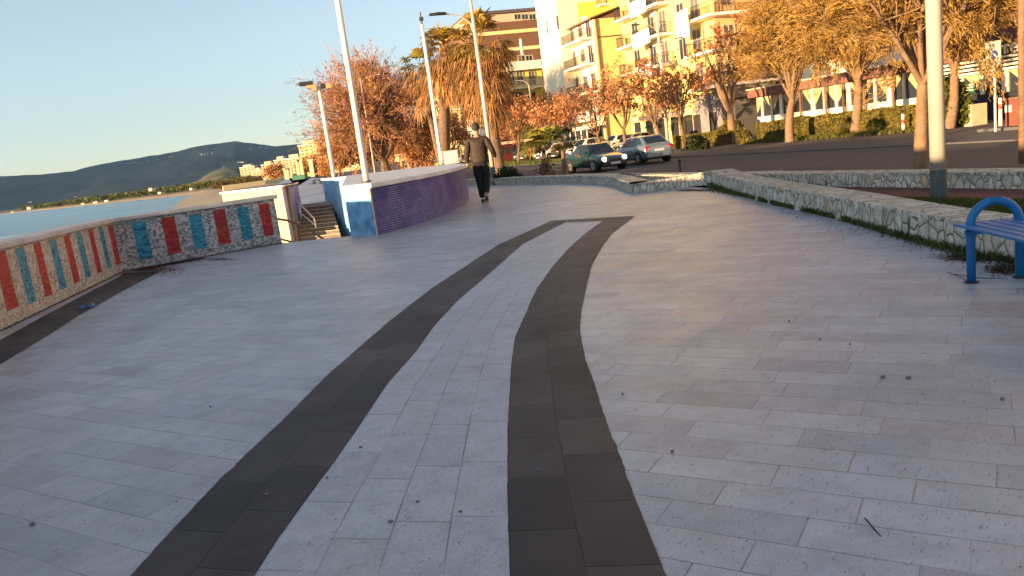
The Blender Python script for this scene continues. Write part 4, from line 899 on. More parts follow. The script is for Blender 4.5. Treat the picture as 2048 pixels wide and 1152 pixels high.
    for s in (-1,1):
        mb=MB(); mb.box(-L*.30,L*.30,s*(hw+.004)-.008,s*(hw+.004)+.008,.50,.54); mb.build('side_moulding',[MBUMP],root)
    if spare:
        mb=MB(); mb.cyl((-L/2-.12,0,.86),(1,0,0),.34,.2,20); sp_=mb.build('spare_wheel',[MTYRE],root,bevel=.03); mb=MB(); mb.cyl((-L/2-.23,0,.86),(1,0,0),.20,.02,16); o=mb.build('rim',[MPLATE],None); o.parent=sp_
    return root
HEADON=mat('lit_headlamp',(.9,.88,.8),.3,0,.02,2,emit=(1,.95,.85),estr=9.0)
def pt(n,c,r=.25,metal=.25): return mat(n,c,r,metal,.05,3,coat=.6)
CG=pt('green_car_paint',(.014,.045,.042)); CS=pt('silver_car_paint',(.24,.29,.34),.28,.6); CW=pt('white_car_paint',(.80,.80,.80),.3,0); CK=pt('black_car_paint',(.012,.013,.016)); CBE=pt('champagne_car_paint',(.42,.38,.32),.3,.5); CY=pt('cream_car_paint',(.66,.52,.22),.3,0); CB=pt('blue_car_paint',(.03,.08,.14)); CR_=pt('red_car_paint',(.35,.02,.02),.3,0); CGR=pt('grey_car_paint',(.10,.105,.12))
HS=math.atan2(SD.y,SD.x)  # +s heading
def Gr(px,py,D=None): 
    p=G(px,py,ROADZ); return p
p=G(1226,341,ROADZ); fwdv=-SD; c=p-fwdv*2.0; car('dark green saloon with lit headlights driving toward the camera',(c.x,c.y,ROADZ),HS+math.pi+.06,'sedan',CG,4.2,1.66,1.38,lights=True,grp=None,name='car')
p=G(1322,325,ROADZ); c=p+SD*2.05; car('silver hatchback seen from behind passing the green saloon',(c.x,c.y,ROADZ),HS-.02,'hatch',CS,4.2,1.68,1.42,grp=None,name='car')
def park(px,py,hd,kind,paint,label,**k):
    p=G(px,py,ROADZ); return car(label,(p.x,p.y,ROADZ),hd,kind,paint,**k)
hdp=math.atan2(-.55,-.83)
park(1178,310,hdp,'suv',CW,'white crossover parked with its nose to the road behind the green saloon',L=4.3,W=1.78,H=1.55)
park(1143,314,hdp,'suv',CK,'black car parked left of the white crossover',L=4.3,W=1.75,H=1.5)
park(1110,318,hdp,'hatch',CW,'white hatchback at the left end of the parked row',L=4.0,H=1.5)
park(1236,297,hdp,'hatch',CW,'white hatchback parked behind the white crossover',L=4.0,H=1.5)
park(1268,302,hdp,'hatch',CBE,'champagne hatchback parked between two young trees',L=4.1,H=1.5)
park(1302,277,hdp,'suv',CW,'white van-like car in the back row by the shopfronts',L=4.4,H=1.75)
park(1332,284,hdp,'sedan',CK,'black saloon parked behind the silver hatchback',L=4.4)
park(1386,275,hdp+.1,'suv',CY,'pale yellow estate car parked beside a tree trunk',L=4.5,W=1.8,H=1.7)
park(1430,266,hdp+math.pi+.3,'suv',CB,'dark blue off-roader with a spare wheel on its back',L=4.0,H=1.7,spare=True)
park(1516,258,hdp,'sedan',CB,'dark blue saloon parked near the restaurant terrace',L=4.4)
park(1048,322,HS+math.pi-.5,'hatch',CB,'dark blue small car parked near the red kiosk',L=3.7,H=1.45)
park(934,326,HS+math.pi-.4,'sedan',CGR,'grey saloon just right of the purple wall end',L=4.3)
park(822,331,HS+math.pi-.9,'sedan',CK,'black saloon seen above the purple wall coping',L=4.3)
park(722,336,HS+math.pi-.9,'hatch',CR_,'red hatchback under the big bare tree',L=3.9)
park(690,341,HS+math.pi-.9,'hatch',CGR,'small grey car left of the big bare tree',L=3.9)
# ================================================================ BUILDINGS (street frame: s along, t across, z up)
TF=38.0
def sxf(s,t,z): return ST(s,t,z)
class Bld:
    def __init__(self,label,s,t,cat='building',name='apartment_building',grp=None):
        p=ST(s,t,ROADZ); self.r=empty(name,(p.x,p.y,p.z),label,cat,grp)
    def part(self,name,mats,f,parent=None,**k):
        mb=MB(sxf); f(mb); o=mb.build(name,mats,None,**k); o.data.transform(Matrix.Translation(-self.r.location)); o.parent=parent or self.r; return o
    def box(self,name,m,b,parent=None,**k): return self.part(name,[m],lambda mb: mb.box(*b),parent,**k)
    def win(self,s,z,w=1.0,h=1.5,T=None,side='t',door=False,shut=False,fr=MFRAME):
        """window on the facade plane t=T (side t) or on the end plane s=T (side s); s is the other coordinate"""
        T=TF if T is None else T
        def B(a0,a1,d0,d1,z0,z1): return (a0,a1,T-d1,T-d0,z0,z1) if side=='t' else (T-d1,T-d0,a0,a1,z0,z1)
        o=self.part('window',[fr],lambda mb:[mb.box(*B(s-w/2-.1,s-w/2,0.004,.10,z-.05,z+h+.1)),mb.box(*B(s+w/2,s+w/2+.1,0.004,.10,z-.05,z+h+.1)),mb.box(*B(s-w/2,s+w/2,0.004,.09,z+h,z+h+.1)),mb.box(*B(s-w/2,s+w/2,0.004,.11,z-.06,z)),mb.box(*B(s-.03,s+.03,.004,.07,z,z+h))])
        self.box('shutter' if shut else 'pane',MSHUT if shut else MGLASS,B(s-w/2,s+w/2,.002,.035,z,z+h),o); return o
    def balcony(self,s0,s1,z,T=None,d=1.2,m=MCOPE,rail=MRAIL,side='t',solid=False):
        T=TF if T is None else T
        def B(a0,a1,d0,d1,z0,z1): return (a0,a1,T-d1,T-d0,z0,z1) if side=='t' else (T-d1,T-d0,a0,a1,z0,z1)
        o=self.part('balcony',[m],lambda mb: mb.box(*B(s0,s1,.002,d,z-.22,z)))
        def f(mb):
            if solid: mb.box(*B(s0,s1,d-.08,d,z+.002,z+1.0)); mb.box(*B(s0,s0+.08,.01,d-.082,z+.002,z+1.0)); mb.box(*B(s1-.08,s1,.01,d-.082,z+.002,z+1.0)); return
            mb.box(*B(s0,s1,d-.06,d-.01,z+.95,z+1.0)); mb.box(*B(s0,s1,d-.05,d-.02,z+.08,z+.11))
            for e in (s0,s1-.05): mb.box(*B(e,e+.05,.02,d-.07,z+.95,z+1.0)); mb.box(*B(e,e+.05,.02,d-.07,z+.08,z+.11)) 
            k=s0
            while k<s1: mb.box(*B(k,k+.028,d-.046,d-.022,z+.112,z+.948)); k+=.14
            k=.1
            while k<d-.1:
                for e in (s0+.01,s1-.04): mb.box(*B(e,e+.028,k,k+.025,z+.112,z+.948))
                k+=.16
        self.part('railing',[MCOPE if solid else rail],f,o); return o
def sF(px,py,T=TF): return F(px,py,T)
# --- B1 pale yellow block with blank end wall
s0=sF(1195,120)[0]; s1=sF(1116,150)[0]; zt=sF(1190,37)[1]
B=Bld('pale yellow block with long balconies and a blank end wall crossed by a dark drainpipe',s0,TF)
B.box('wall',WW,(s0+.02,s1,TF,TF+.25,ROADZ-.3,zt)); B.box('end_wall',WY,(s0,s0+.25,TF-.01,TF+19,ROADZ-.3,zt+.02))
B.box('core',WY,(s0+.26,s1,TF+.26,TF+18.9,ROADZ-.3,zt-.05))
B.part('roof',[MROOF],lambda mb:(mb.add([(s0-.3,TF-.5,zt+.03),(s1,TF-.5,zt+.03),(s1,TF+9,zt+2.6),(s0-.3,TF+9,zt+2.6),(s0-.3,TF-.5,zt+.2),(s1,TF-.5,zt+.2),(s1,TF+9,zt+2.8),(s0-.3,TF+9,zt+2.8)],[(0,3,2,1),(4,5,6,7),(0,1,5,4),(1,2,6,5),(2,3,7,6),(3,0,4,7)]),mb.add([(s0+.05,TF,zt+.03),(s0+.05,TF+9,zt+.03),(s0+.05,TF+9,zt+2.58)],[(0,1,2)])))
B.part('drainpipe',[MROOF],lambda mb: mb.tube([(s0-.08,TF+.25,zt),(s0-.08,TF+.25,ROADZ)],.10,8))
B.box('string_course',MROOF,(s0-.06,s0-.002,TF+.4,TF+18,zt-2.05,zt-1.9))
lv=[sF(1195,123)[1],sF(1195,181)[1],sF(1193,70)[1]]; L_=s1-s0
for i,z in enumerate(sorted(lv)):
    B.balcony(s0+.5,s1-2.5,z,d=1.4)
    for f in (.12,.3,.52,.72): B.win(s0+L_*f,z+.02 if f in (.12,.52) else z+.6,1.1,2.0 if f in (.12,.52) else 1.3,shut=f==.3)
    B.box('air_conditioner',MCOPE,(s0+1.6,s0+2.4,TF-.45,TF-.06,z+2.0,z+2.5))
B.balcony(s0+.3,s1-1,sorted(lv)[0]-3.1,d=1.6,solid=True)
for f in (.15,.35,.55,.75): B.win(s0+L_*f,.0,1.8,2.0,fr=MDKM)
# upper set-back block
su=s0+3.5; tu=TF+5
B=Bld('tall lemon block rising behind the pale yellow one, cut by the top of the frame',su,tu)
B.box('end_wall',WY,(su,su+.3,tu,tu+20,zt-2,30)); B.box('wall',WY2,(su+.31,su+16,tu+.01,tu+19,zt-2,29.9))
for z in (zt+2.6,zt+5.8): B.balcony(su+2,su+7.5,z,T=tu,d=1.3); B.win(su+3.3,z,1.1,2.1,T=tu); B.win(su+6,z+.6,1.1,1.3,T=tu)
B.box('air_conditioner',MCOPE,(su+7.8,su+8.6,tu-.4,tu-.04,zt+4.6,zt+5.2))
# --- white stair tower
sa=sF(1121,100)[0]; sb=sF(1080,100)[0]
B=Bld('tall plain ivory stair tower with slit windows beside the brown theatre',sa,TF-1.5,'tower','stair_tower')
sa=sF(1122,100,TF-1.5)[0]; sb=sF(1081,100,TF-1.5)[0]
B.box('wall',WW,(sa,sb,TF-1.5,TF+6,ROADZ-.3,27)); 
for px,py in ((1095,57),(1115,45)):
    s,z=F(px,py,TF-1.5); B.box('window',MGLASS,(s-.18,s+.18,TF-1.54,TF-1.502,z-.8,z+.8))
# lower yellow recess between tower and B1
B=Bld('narrow yellow infill block with stacked small balconies next to the ivory tower',s1,TF+1.2)
B.box('wall',WY2,(s1+.02,sa-.02,TF+1.2,TF+8,ROADZ-.3,17))
for py in (92,128,165):
    z=F(1105,py,TF+1.2)[1]; B.balcony(s1+.3,sa-.3,z,T=TF+1.2,d=1.0,rail=MROOF)
# --- B5 yellow cross block facing the camera
S5=112.0
def eE(px,py,S=S5): return E(px,py,S)
ta,_=eE(1008,180); tb,_=eE(1084,150); z5=eE(1045,118)[1]
B=Bld('low yellow building with scalloped balcony front right of the big palm',S5,ta,grp=None)
B.box('wall',WY2,(S5,S5+14,ta,tb,ROADZ-.3,eE(1045,138)[1])); B.box('penthouse',WC,(S5+1.8,S5+10,ta+.6,tb-1.5,eE(1045,138)[1]+.01,z5))
for py in (141,178): 
    z=eE(1045,py)[1]; B.balcony(ta+.4,tb-.4,z+.2,T=S5,side='s',d=1.3,solid=py==141,rail=MCOPE)
for px in (1025,1042,1066):
    t_,z=eE(px,172); B.win(t_,z+.2,.9,1.9,T=S5,side='s',shut=True); t_,z=eE(px,216); B.win(t_,z+.6,1.2,1.7,T=S5,side='s')
for px in (1045,1060): t_,z=eE(px,132,S5+1.8); B.win(t_,z,1.0,1.5,T=S5+1.8,side='s')
S6=118.0
def low(label,pxa,pxb,pyt,S,m,rows,name='apartment_building',dep=14):
    a=E(pxa,pyt,S)[0]; b,zt=E((pxa+pxb)/2,pyt,S); b=E(pxb,pyt,S)[0]; B=Bld(label,S,a,name=name); B.box('wall',m,(S,S+dep,a,b,ROADZ-.3,zt)); B.box('roof',MCOPE,(S-.3,S+dep+.1,a-.3,b+.3,zt+.005,zt+.25))
    n=max(2,int((b-a)/3.2)); h=(zt-ROADZ)/rows
    for r in range(rows):
        for i in range(n): B.win(a+(i+.5)*(b-a)/n,ROADZ+h*r+.9,1.1,min(1.6,h-1.2),T=S,side='s',shut=(i+r)%3==0)
        if r: B.balcony(a+.4,b-.4,ROADZ+h*r,T=S,side='s',d=1.1,rail=MRAIL)
    return B
low('ivory and yellow house front seen under the big palm crown',972,1012,150,106,WW,4)
low('pale yellow houses glimpsed between the two palm trunks',884,935,182,135,WC,4)
low('peach house mostly hidden by the rust trees left of the red kiosk',930,985,215,140,WP,3)
# --- brown theatre
S4=150.0
a=E(935,60,S4)[0]; b=E(1110,60,S4)[0]; zz=lambda px,py: E(px,py,S4)[1]
B=Bld('big brown windowless hall with cream bands and a window strip under a dark roof',S4,a,'theatre','theatre')
z1=zz(1030,42); B.box('wall',WBR,(S4,S4+25,a,b,ROADZ-.3,z1)); B.box('upper_wall',WPK,(S4+.05,S4+25,a,b,z1+.003,zz(1030,25)))
for py in (62,97,138): z=zz(1040,py); B.box('band',WC,(S4-.12,S4-.003,a,b,z-.32,z+.32))
zr=zz(1030,25); B.part('roof',[MROOF],lambda mb: mb.add([(S4-.5,a,zr),(S4-.5,b,zr),(S4+10,b,zr+2.4),(S4+10,a+3,zr+2.4),(S4+25,a,zr),(S4+25,b,zr)],[(0,1,2,3),(3,2,5,4),(0,3,4),(1,5,2)]))
for px in (1035,1050,1065,1080): t_,z=E(px,33,S4); B.win(t_,z-.5,1.25,.9,T=S4+.05,side='s')
s_,z_=0,0
t_,z=E(1043,100,140); B2_=Bld('thin white chimney mast on the yellow roof in front of the brown hall',140,t_,'chimney','chimney'); B2_.part('mast',[WW],lambda mb: mb.tube([(139,E(1047,112,139)[0],E(1047,112,139)[1]-8),(139,E(1041,78,139)[0],E(1041,78,139)[1])],.28,8))
# --- B2 ivory/yellow block with white awnings
s0=sF(1376,60)[0]; s1=sF(1244,60)[0]
B=Bld('ivory block with bowed balconies and large white hanging awnings',s0,TF)
B.box('wall',WY,(s0,s1,TF,TF+14,2.4,24)); B.box('ground_floor',WC,(s0+.01,s1-.01,TF+.02,TF+13.9,ROADZ-.3,2.39))
zs=[sF(1310,135)[1],sF(1310,76)[1],sF(1310,15)[1]]; zs.append(zs[2]+3.0)
sA=sF(1345,60)[0]; sB=sF(1290,60)[0]; sC=sF(1285,60)[0]; sD_=sF(1252,60)[0]
for z in zs:
    B.balcony(sA,sB,z,d=1.5); B.balcony(sC+.3,sD_,z,d=1.3)
    for s in (sA+1.6,sB-1.4,sC+1.5,s0+1.0): B.win(s,z+.02,1.2,2.1,shut=(s==sA+1.6))
    B.box('air_conditioner',MCOPE,(sB-2.9,sB-2.1,TF-.45,TF-.05,z+1.9,z+2.4))
def awn(a,b,c,d,T=TF-1.56):
    q=[F(*p,T) for p in (a,b,c,d)]; B.part('awning',[MAWN],lambda mb: mb.add([(x[0],T,x[1]) for x in q]+[(x[0],T-.06,x[1]) for x in q],[(0,1,2,3),(7,6,5,4),(0,4,5,1),(1,5,6,2),(2,6,7,3),(3,7,4,0)]))
awn((1263,37),(1293,22),(1290,-8),(1257,8)); awn((1268,100),(1301,84),(1297,55),(1263,72)); awn((1356,80),(1379,72),(1375,15),(1352,27))
awn((1283,160),(1304,150),(1301,122),(1270,138))
for k,s in enumerate(np.arange(s0+1.2,s1-1,2.6)):
    B.box('shop_window' if k%3 else 'door',MGLASS,(s-.7,s+.7,TF-.03,TF+.015,ROADZ+.1,1.9)); 
B.box('shop_fascia',WPK,(s0,s1,TF-.25,TF-.001,2.0,2.38))
# blue shopfront panel low on the street
sa_,sb_=F(1198,272,TF-1)[0],F(1152,272,TF-1)[0]; B=Bld('low blue and white shopfront under the rust trees',sa_,TF-1,'shop','shopfront')
B.box('panel',mat('blue_panel',(.04,.10,.28),.5,0,.1,3),(sa_,sb_,TF-2.4,TF-2.0,ROADZ,.35)); B.box('glazing',MGLASS,(sa_,sb_,TF-2.3,TF-2.1,.36,1.9)); B.box('fascia',WW,(sa_-.3,sb_+.3,TF-2.5,TF-1.6,1.91,2.3))
for s in np.linspace(sa_,sb_,5): B.box('post',MCOPE,(s-.08,s+.08,TF-2.46,TF-2.41,ROADZ,1.9))
# --- B3 peach corner block
s3=sF(1432,60)[0]; s4=sF(1377,60)[0]
B=Bld('peach corner block with wraparound iron balconies behind the pruned tree',s3,TF)
tR=E(1533,100,s3)[0]
B.box('wall',WY,(s3+.3,s4-.02,TF,TF+12,3.5,24)); B.box('corner_wall',WP,(s3,s3+.29,TF,tR,3.5,24)); B.box('core',WP,(s3+.3,s4-.1,TF+12.01,tR,3.5,23.9))
B.box('ground_floor',WG,(s3+.02,s4-.02,TF+.01,tR-.01,ROADZ-.3,3.49)); 
zz3=[sF(1380,182)[1],sF(1380,115)[1],sF(1380,47)[1]]; zz3.append(zz3[2]+3)
for z in zz3:
    B.balcony(s3-1.2,s4-1.0,z,d=1.25); B.balcony(TF+.01,TF+5.2,z,T=s3,side='s',d=1.2); B.balcony(TF+9.5,tR-.6,z,T=s3,side='s',d=1.0)
    B.win((s3+s4)/2+.8,z+.02,1.2,2.1,shut=True); B.win(TF+1.2,z+.7,1.0,1.2,T=s3,side='s'); B.win(TF+11.5,z+.02,1.1,2.0,T=s3,side='s'); B.win(TF+15,z+.7,1.1,1.3,T=s3,side='s',shut=True)
B.part('drainpipe',[MROOF],lambda mb: mb.tube([(s3-.1,TF+5.6,23),(s3-.1,TF+5.6,3.0)],.12,8))
B.box('fascia',mat('stained_fascia',(.22,.19,.14),.8,0,.3,1.5),(s3-.9,s3-.01,TF-.6,tR,2.75,3.75)); B.box('garage_shutter',mat('garage_grey',(.10,.10,.09),.6,0,.15,2),(s3-.05,s3-.005,TF+1.2,TF+5.4,ROADZ,2.2)); B.box('garage_shutter',MSHUT,(s3-.05,s3-.005,TF+7,TF+9.6,ROADZ,2.1))
for s in (s3+1.5,s3+4.2,s3+6.6): B.box('doorway',MDOORB,(s-.6,s+.6,TF-.03,TF+.005,ROADZ,1.8))
# --- B7 block behind the restaurant
sN=-12; sFar=sF(1545,100,46)[0]
B=Bld('pinkish block with white pilasters hidden by the olive trees above the restaurant',sFar,46)
B.box('wall',WPK,(sN,sFar,46,58,ROADZ-.3,22))
k=sN+2
i=0
while k<sFar-1.5:
    B.box('pilaster',WW,(k-.45,k+.45,45.7,45.99,ROADZ,21.9))
    for z in (4.2,7.4,10.6,13.8):
        B.win(k+2.6,z+.4,1.4,1.8,T=46,shut=(i%2==0)); i+=1
    k+=5.2
for z in (4.0,7.2,10.4,13.6): B.balcony(sN+1,sFar-1,z,T=45.7,d=1.0,rail=MRAIL)
# --- restaurant veranda
TV=35.5; sv1=F(1512,200,TV)[0]; svm=F(1878,150,TV)[0]; sv0=8.0
R_=Bld('long low restaurant veranda with white framed windows, curtains and a dark roof edge',sv1,TV,'restaurant','restaurant')
zs_=F(1600,224,TV)[1]; ze=F(1600,182,TV)[1]
R_.box('sill_wall',WW,(svm,sv1,TV,TV+.2,ROADZ-.2,zs_)); R_.box('back_wall',MDOORB,(svm,sv1,TV+3.5,TV+3.7,ROADZ-.2,ze+.4)); R_.box('floor',MCONC,(sv0,sv1,TV+.21,TV+3.49,ROADZ-.2,ROADZ+.02))
R_.box('roof',MROOF,(svm-.1,sv1+.3,TV-.5,TV+8,ze+.05,ze+.60)); R_.box('gutter',MFRAME,(svm,sv1+.3,TV-.62,TV-.505,ze+.60,ze+.70)); R_.box('upper_storey',WW,(sv0,sv1,TV+3.8,TV+8,ze+.61,ze+1.9))
k=svm+.2; i=0
while k<sv1-.4:
    wide=i%3==0; w_=.16 if wide else .07
    R_.box('pillar' if wide else 'mullion',MTIM,(k-w_,k+w_,TV-.06,TV+.12,zs_+.002,ze+.04))
    nx_=k+1.12
    if i%3!=2 or True:
        p=R_.box('window',MGLASS,(k+w_,min(nx_-.07,sv1),TV+.05,TV+.07,zs_+.01,ze+.03))
        a_,b_=k+w_,min(nx_-.07,sv1)
        R_.part('curtain',[MCURT],lambda mb: (mb.add([(a_,TV+.03,ze+.02),(b_,TV+.03,ze+.02),(b_-.05,TV+.03,ze-.15),(a_+.25 if i%2 else b_-.25,TV+.03,zs_+.5),(a_ if i%2 else b_,TV+.03,zs_+.3)] ,[(0,1,2,3,4)] if i%2 else [(0,1,4,3)])),p)
    k=nx_; i+=1
for px,py in ((1641,232),(1757,215)):
    s,z=F(px,py,TV); R_.part('round_emblem',[MGALV],lambda mb: mb.tube([(s+.34*math.cos(a),TV-.05,z+.34*math.sin(a)) for a in np.linspace(0,6.283,17)],.045,6))
for px in (1600,1652,1686,1728,1786): s,_=F(px,220,TV-.3); R_.part('downpipe',[MROOF],lambda mb: mb.tube([(s,TV-.25,ze+.3),(s,TV-.25,ROADZ)],.07,8))
# right wing with slatted white fascia and sign
R2=Bld('restaurant front with white slatted fascia and raised letter sign at the far right',svm,TV,'restaurant','restaurant')
fz0=F(1960,147,TV)[1]; fz1=F(1960,118,TV)[1]; hh=(fz1-fz0)/3
for i in range(4): R2.box('fascia_slat',MTIM,(sv0,svm-.15,TV-.35-.05*i,TV-.30-.05*i+.03,fz0+hh*i*.8,fz0+hh*i*.8+hh*.45))
zl=F(1960,190,TV)[1]
R2.box('sill_wall',MBUMP,(sv0,svm-.15,TV,TV+.2,ROADZ-.2,zl)); R2.box('sign_board',MROOF,(sv0,svm-.15,TV-.1,TV+.1,fz1+.25,fz1+1.5))
R2.box('back_wall',MDOORB,(sv0,svm,TV+3.5,TV+3.7,ROADZ,fz1)); R2.box('roof',MROOF,(sv0,svm,TV+.12,TV+8,fz1+.05,fz1+.3))
k=sv0+.2;i=0
while k<svm-.3:
    w_=.17 if i%2 else .10
    R2.box('pillar',MTIM,(k-w_,k+w_,TV-.05,TV+.13,zl+.002,fz0)); a_,b_=k+w_,k+1.18
    p=R2.box('window',MGLASS,(a_,b_,TV+.05,TV+.07,zl+.01,fz0))
    R2.part('curtain',[MCURT],lambda mb: mb.add([(a_,TV+.02,fz0),(b_,TV+.02,fz0),(b_ if i%2 else a_,TV+.02,fz0-.9)],[(0,1,2)]),p)
    k+=1.3;i+=1
def text(body,size,s,t,z,m,parent,name='lettering',ext=.02,bold=.0):
    cu=bpy.data.curves.new(name,'FONT'); cu.body=body; cu.size=size; cu.extrude=ext; cu.align_x='LEFT'; cu.offset=bold
    o=bpy.data.objects.new(name,cu); COL.objects.link(o); bpy.context.view_layer.update()
    me=bpy.data.meshes.new_from_object(o.evaluated_get(bpy.context.evaluated_depsgraph_get())); bpy.data.objects.remove(o)
    me.materials.clear(); me.materials.append(m); o=bpy.data.objects.new(name,me); COL.objects.link(o)
    p=ST(s,t,z); X=-SD; Zu=Vector((0,0,1)); Yn=-TD
    M=Matrix(((X.x,Zu.x,Yn.x,p.x),(X.y,Zu.y,Yn.y,p.y),(X.z,Zu.z,Yn.z,p.z),(0,0,0,1)))
    me.transform(M); me.transform(Matrix.Translation(-parent.location)); o.parent=parent; return o
s,z=F(1993,106,TV-.12); text('Torre',.95,s+1.1,TV-.14,z-.1,MTIM,R2.r,bold=.015)
g_=Bld('green and white notice in the restaurant window',F(1948,180,TV)[0],TV-.1,'sign','window_sign'); sa_,z1=F(1950,184,TV-.1); sb_,z2=F(1929,168,TV-.1)
g_.box('board',mat('sign_green',(.02,.13,.06),.5,0,.1,3),(sa_,sb_,TV-.12,TV-.08,z1,z2)); 
for q in (.2,.5,.78): g_.box('text_line',MTIM,(sa_+.08,sb_-.08,TV-.125,TV-.1205,z1+(z2-z1)*q,z1+(z2-z1)*(q+.12)))
g_=Bld('small blue and white notice behind the first olive tree',F(1582,225,TV)[0],TV-.15,'sign','notice'); sa_,z1=F(1585,231,TV-.2); sb_,z2=F(1572,212,TV-.2)
g_.box('board',MTIM,(sa_,sb_,TV-.24,TV-.2,z1,z2)); 
for q in (.12,.45,.75): g_.box('text_line',mat('sign_navy',(.03,.05,.15),.5,0,.1,3),(sa_+.05,sb_-.05,TV-.245,TV-.2405,z1+(z2-z1)*q,z1+(z2-z1)*(q+.14)))
# terrace furniture at right
def onG(px,py,z=ROADZ+.0): p=G(px,py,z); return p.dot(SD),p.dot(TD)
sa_,ta_=onG(1948,247); sb_,tb_=onG(1886,260); tt=(ta_+tb_)/2; hp=1.2
q=Bld('cream planter wall with two slots, holding a leafy bush',sb_,tt,'planter','planter_wall'); zt_=F(1917,212,tt)[1]
q.box('wall',MCREAM,(sa_,sb_,tt,tt+.9,ROADZ-.1,zt_)); 
for px in (1896,1904): s,_=F(px,235,tt); q.box('slot',MBUMP,(s-.05,s+.05,tt-.012,tt-.002,ROADZ+.3,zt_-.2))
s,t=onG(2030,258); 
q=Bld('rust red cabinet bin with a white notice at the right edge of the terrace',s,t,'cabinet','cabinet'); a_=F(2046,225,t)[0]; b_=F(2010,225,t)[0]; zt_=F(2020,200,t)[1]
q.box('body',mat('rust_red',(.22,.06,.035),.6,0,.12,3),(a_,b_,t,t+1.2,ROADZ+.12,zt_),bevel=.02); q.box('lid',MROOF,(a_-.05,b_+.05,t-.05,t+1.25,zt_+.005,zt_+.08)); s1_,z1=F(2024,224,t); s2_,z2=F(2010,211,t); q.box('notice',MPLATE,(s1_,s2_,t-.012,t-.003,z1,z2))
q=Bld('low kerb slab under the rust red cabinet',s,t-.4,'slab','kerb_slab'); q.box('slab',MKERB,(a_-1,b_+.8,t-.5,t+1.6,ROADZ-.1,ROADZ+.115),bevel=.02)
for k_,(px,py0,py1,lab) in enumerate([(2001,252,196,'red and white post beside the rust red cabinet'),(1807,265,228,'pinkish white post at the right end of the clipped hedge')]):
    s,t=onG(px,py0); z1=F(px-1,py1,t)[1]; q=Bld(lab,s,t,'post','marker_post'); q.part('post',[MTIM],lambda mb: mb.tube([(s,t,ROADZ),(s,t,z1)],.07,10)); q.part('red_band',[mat('band_red',(.4,.06,.04),.5,0,.1,3)],lambda mb: mb.tube([(s,t,z1-.45),(s,t,z1-.25)],.076,10))
s,t=onG(1975,240); q=Bld('dark menu stand with a pale panel in front of the terrace',s,t+1.0,'sign','menu_stand'); q.box('frame',MBUMP,(s-.5,s+1.6,t+1.0,t+1.1,ROADZ,1.15)); q.box('panel',MPLATE,(s+.1,s+.55,t+.97,t+.995,ROADZ+.45,1.0)); q.box('panel',MCOPE2,(s+1.0,s+1.35,t+.97,t+.995,ROADZ+.2,1.0))
# --- red kiosk, canopies
Sk=85; a=E(992,300,Sk)[0]; b=E(1066,300,Sk)[0]; B=Bld('red glazed kiosk with pinkish roof behind the young palm',Sk,a,'kiosk','kiosk'); zt_=E(1030,281,Sk)[1]
MRK=mat('kiosk_red',(.10,.014,.012),.5,0,.25,2)
B.box('wall',MRK,(Sk,Sk+6,a,b,ROADZ,zt_-.3)); B.box('roof',WPK,(Sk-.5,Sk+6.5,a-.4,b+.4,zt_-.29,zt_))
for i in range(6): B.box('window',MGLASS,(Sk-.03,Sk-.002,a+.3+i*(b-a)/6,a+.3+(i+.72)*(b-a)/6,ROADZ+.9,zt_-.6))
Sk=95; a=E(798,315,Sk)[0]; b=E(872,308,Sk)[0]; B=Bld('pale market canopy on thin posts behind the white poles',Sk,a,'canopy','canopy'); z1=E(835,318,Sk)[1]; z2=E(835,303,Sk)[1]
B.box('roof',WPK,(Sk,Sk+4,a,b,z1,z2)); 
for i in range(6): t_=a+.2+i*(b-a-.4)/5; B.box('post',MCREAM,(Sk+.1,Sk+.25,t_-.09,t_+.09,ROADZ,z1-.005))
# --- far apartments
def farb(label,pxa,pxb,pyt,pyb,D,m,rows,cols,step=0):
    a=P(pxa,(pyt+pyb)/2,D); b=P(pxb,(pyt+pyb)/2,D); zt=P((pxa+pxb)/2,pyt,D).z; zb=P((pxa+pxb)/2,pyb,D).z; root=empty('apartment_building',(a.x,D,zb),label,'building')
    W_=b.x-a.x; dep=max(12,W_*.5); z0=min(-4,zb-6)
    mb=MB(); mb.box(a.x,b.x,D,D+dep,z0,zt); build_at(mb,'wall',[m],root)
    mb=MB(); mb.box(a.x-.4,b.x+.4,D-.5,D+dep,zt+.01,zt+.5); build_at(mb,'roof',[MCOPE],root)
    mb=MB(); mb.box(a.x+W_*.2,a.x+W_*.75,D+2,D+dep-2,zt+.51,zt+2.6); build_at(mb,'penthouse',[m],root)
    h=(zt-zb)/rows
    for r in range(rows):
        mb=MB(); mb.box(a.x+.2,b.x-.2,D-1.3,D-.01,zb+h*r+h*.02,zb+h*r+h*.10); mb.box(a.x+.2,b.x-.2,D-1.3,D-1.2,zb+h*r+h*.101,zb+h*r+h*.38); build_at(mb,'balcony',[m],root) if r else None
        for c in range(cols):
            x=a.x+(c+.5)*W_/cols; w2=W_/cols*.22; mb=MB(); mb.box(x-w2,x+w2,D-.06,D-.005,zb+h*r+h*.15,zb+h*r+h*.75); build_at(mb,'window',[MGLASS],root)
FP=wallm('far_peach',(.66,.47,.30)); FYL=wallm('far_yellow',(.70,.54,.28))
farb('farthest cream apartment block at the foot of the green slope',481,511,334,357,820,FP,5,4)
farb('low cream block just right of the farthest one',508,524,341,354,780,FP,3,3)
farb('narrow ivory block in the far row behind the round trees',524,551,329,352,650,FYL,4,3)
farb('orange block in the far row with dark balconies',550,574,320,346,560,FP,5,3)
farb('broad cream block behind the pergola columns',572,606,317,344,480,FP,5,5)
farb('tall yellow block at the right end of the far row',600,640,290,332,400,FYL,6,4)
farb('peach block partly behind the bare tree',632,672,283,330,370,FP,6,4)
farb('pinkish block behind the bare tree and white pole',672,720,284,332,330,FP,6,4)
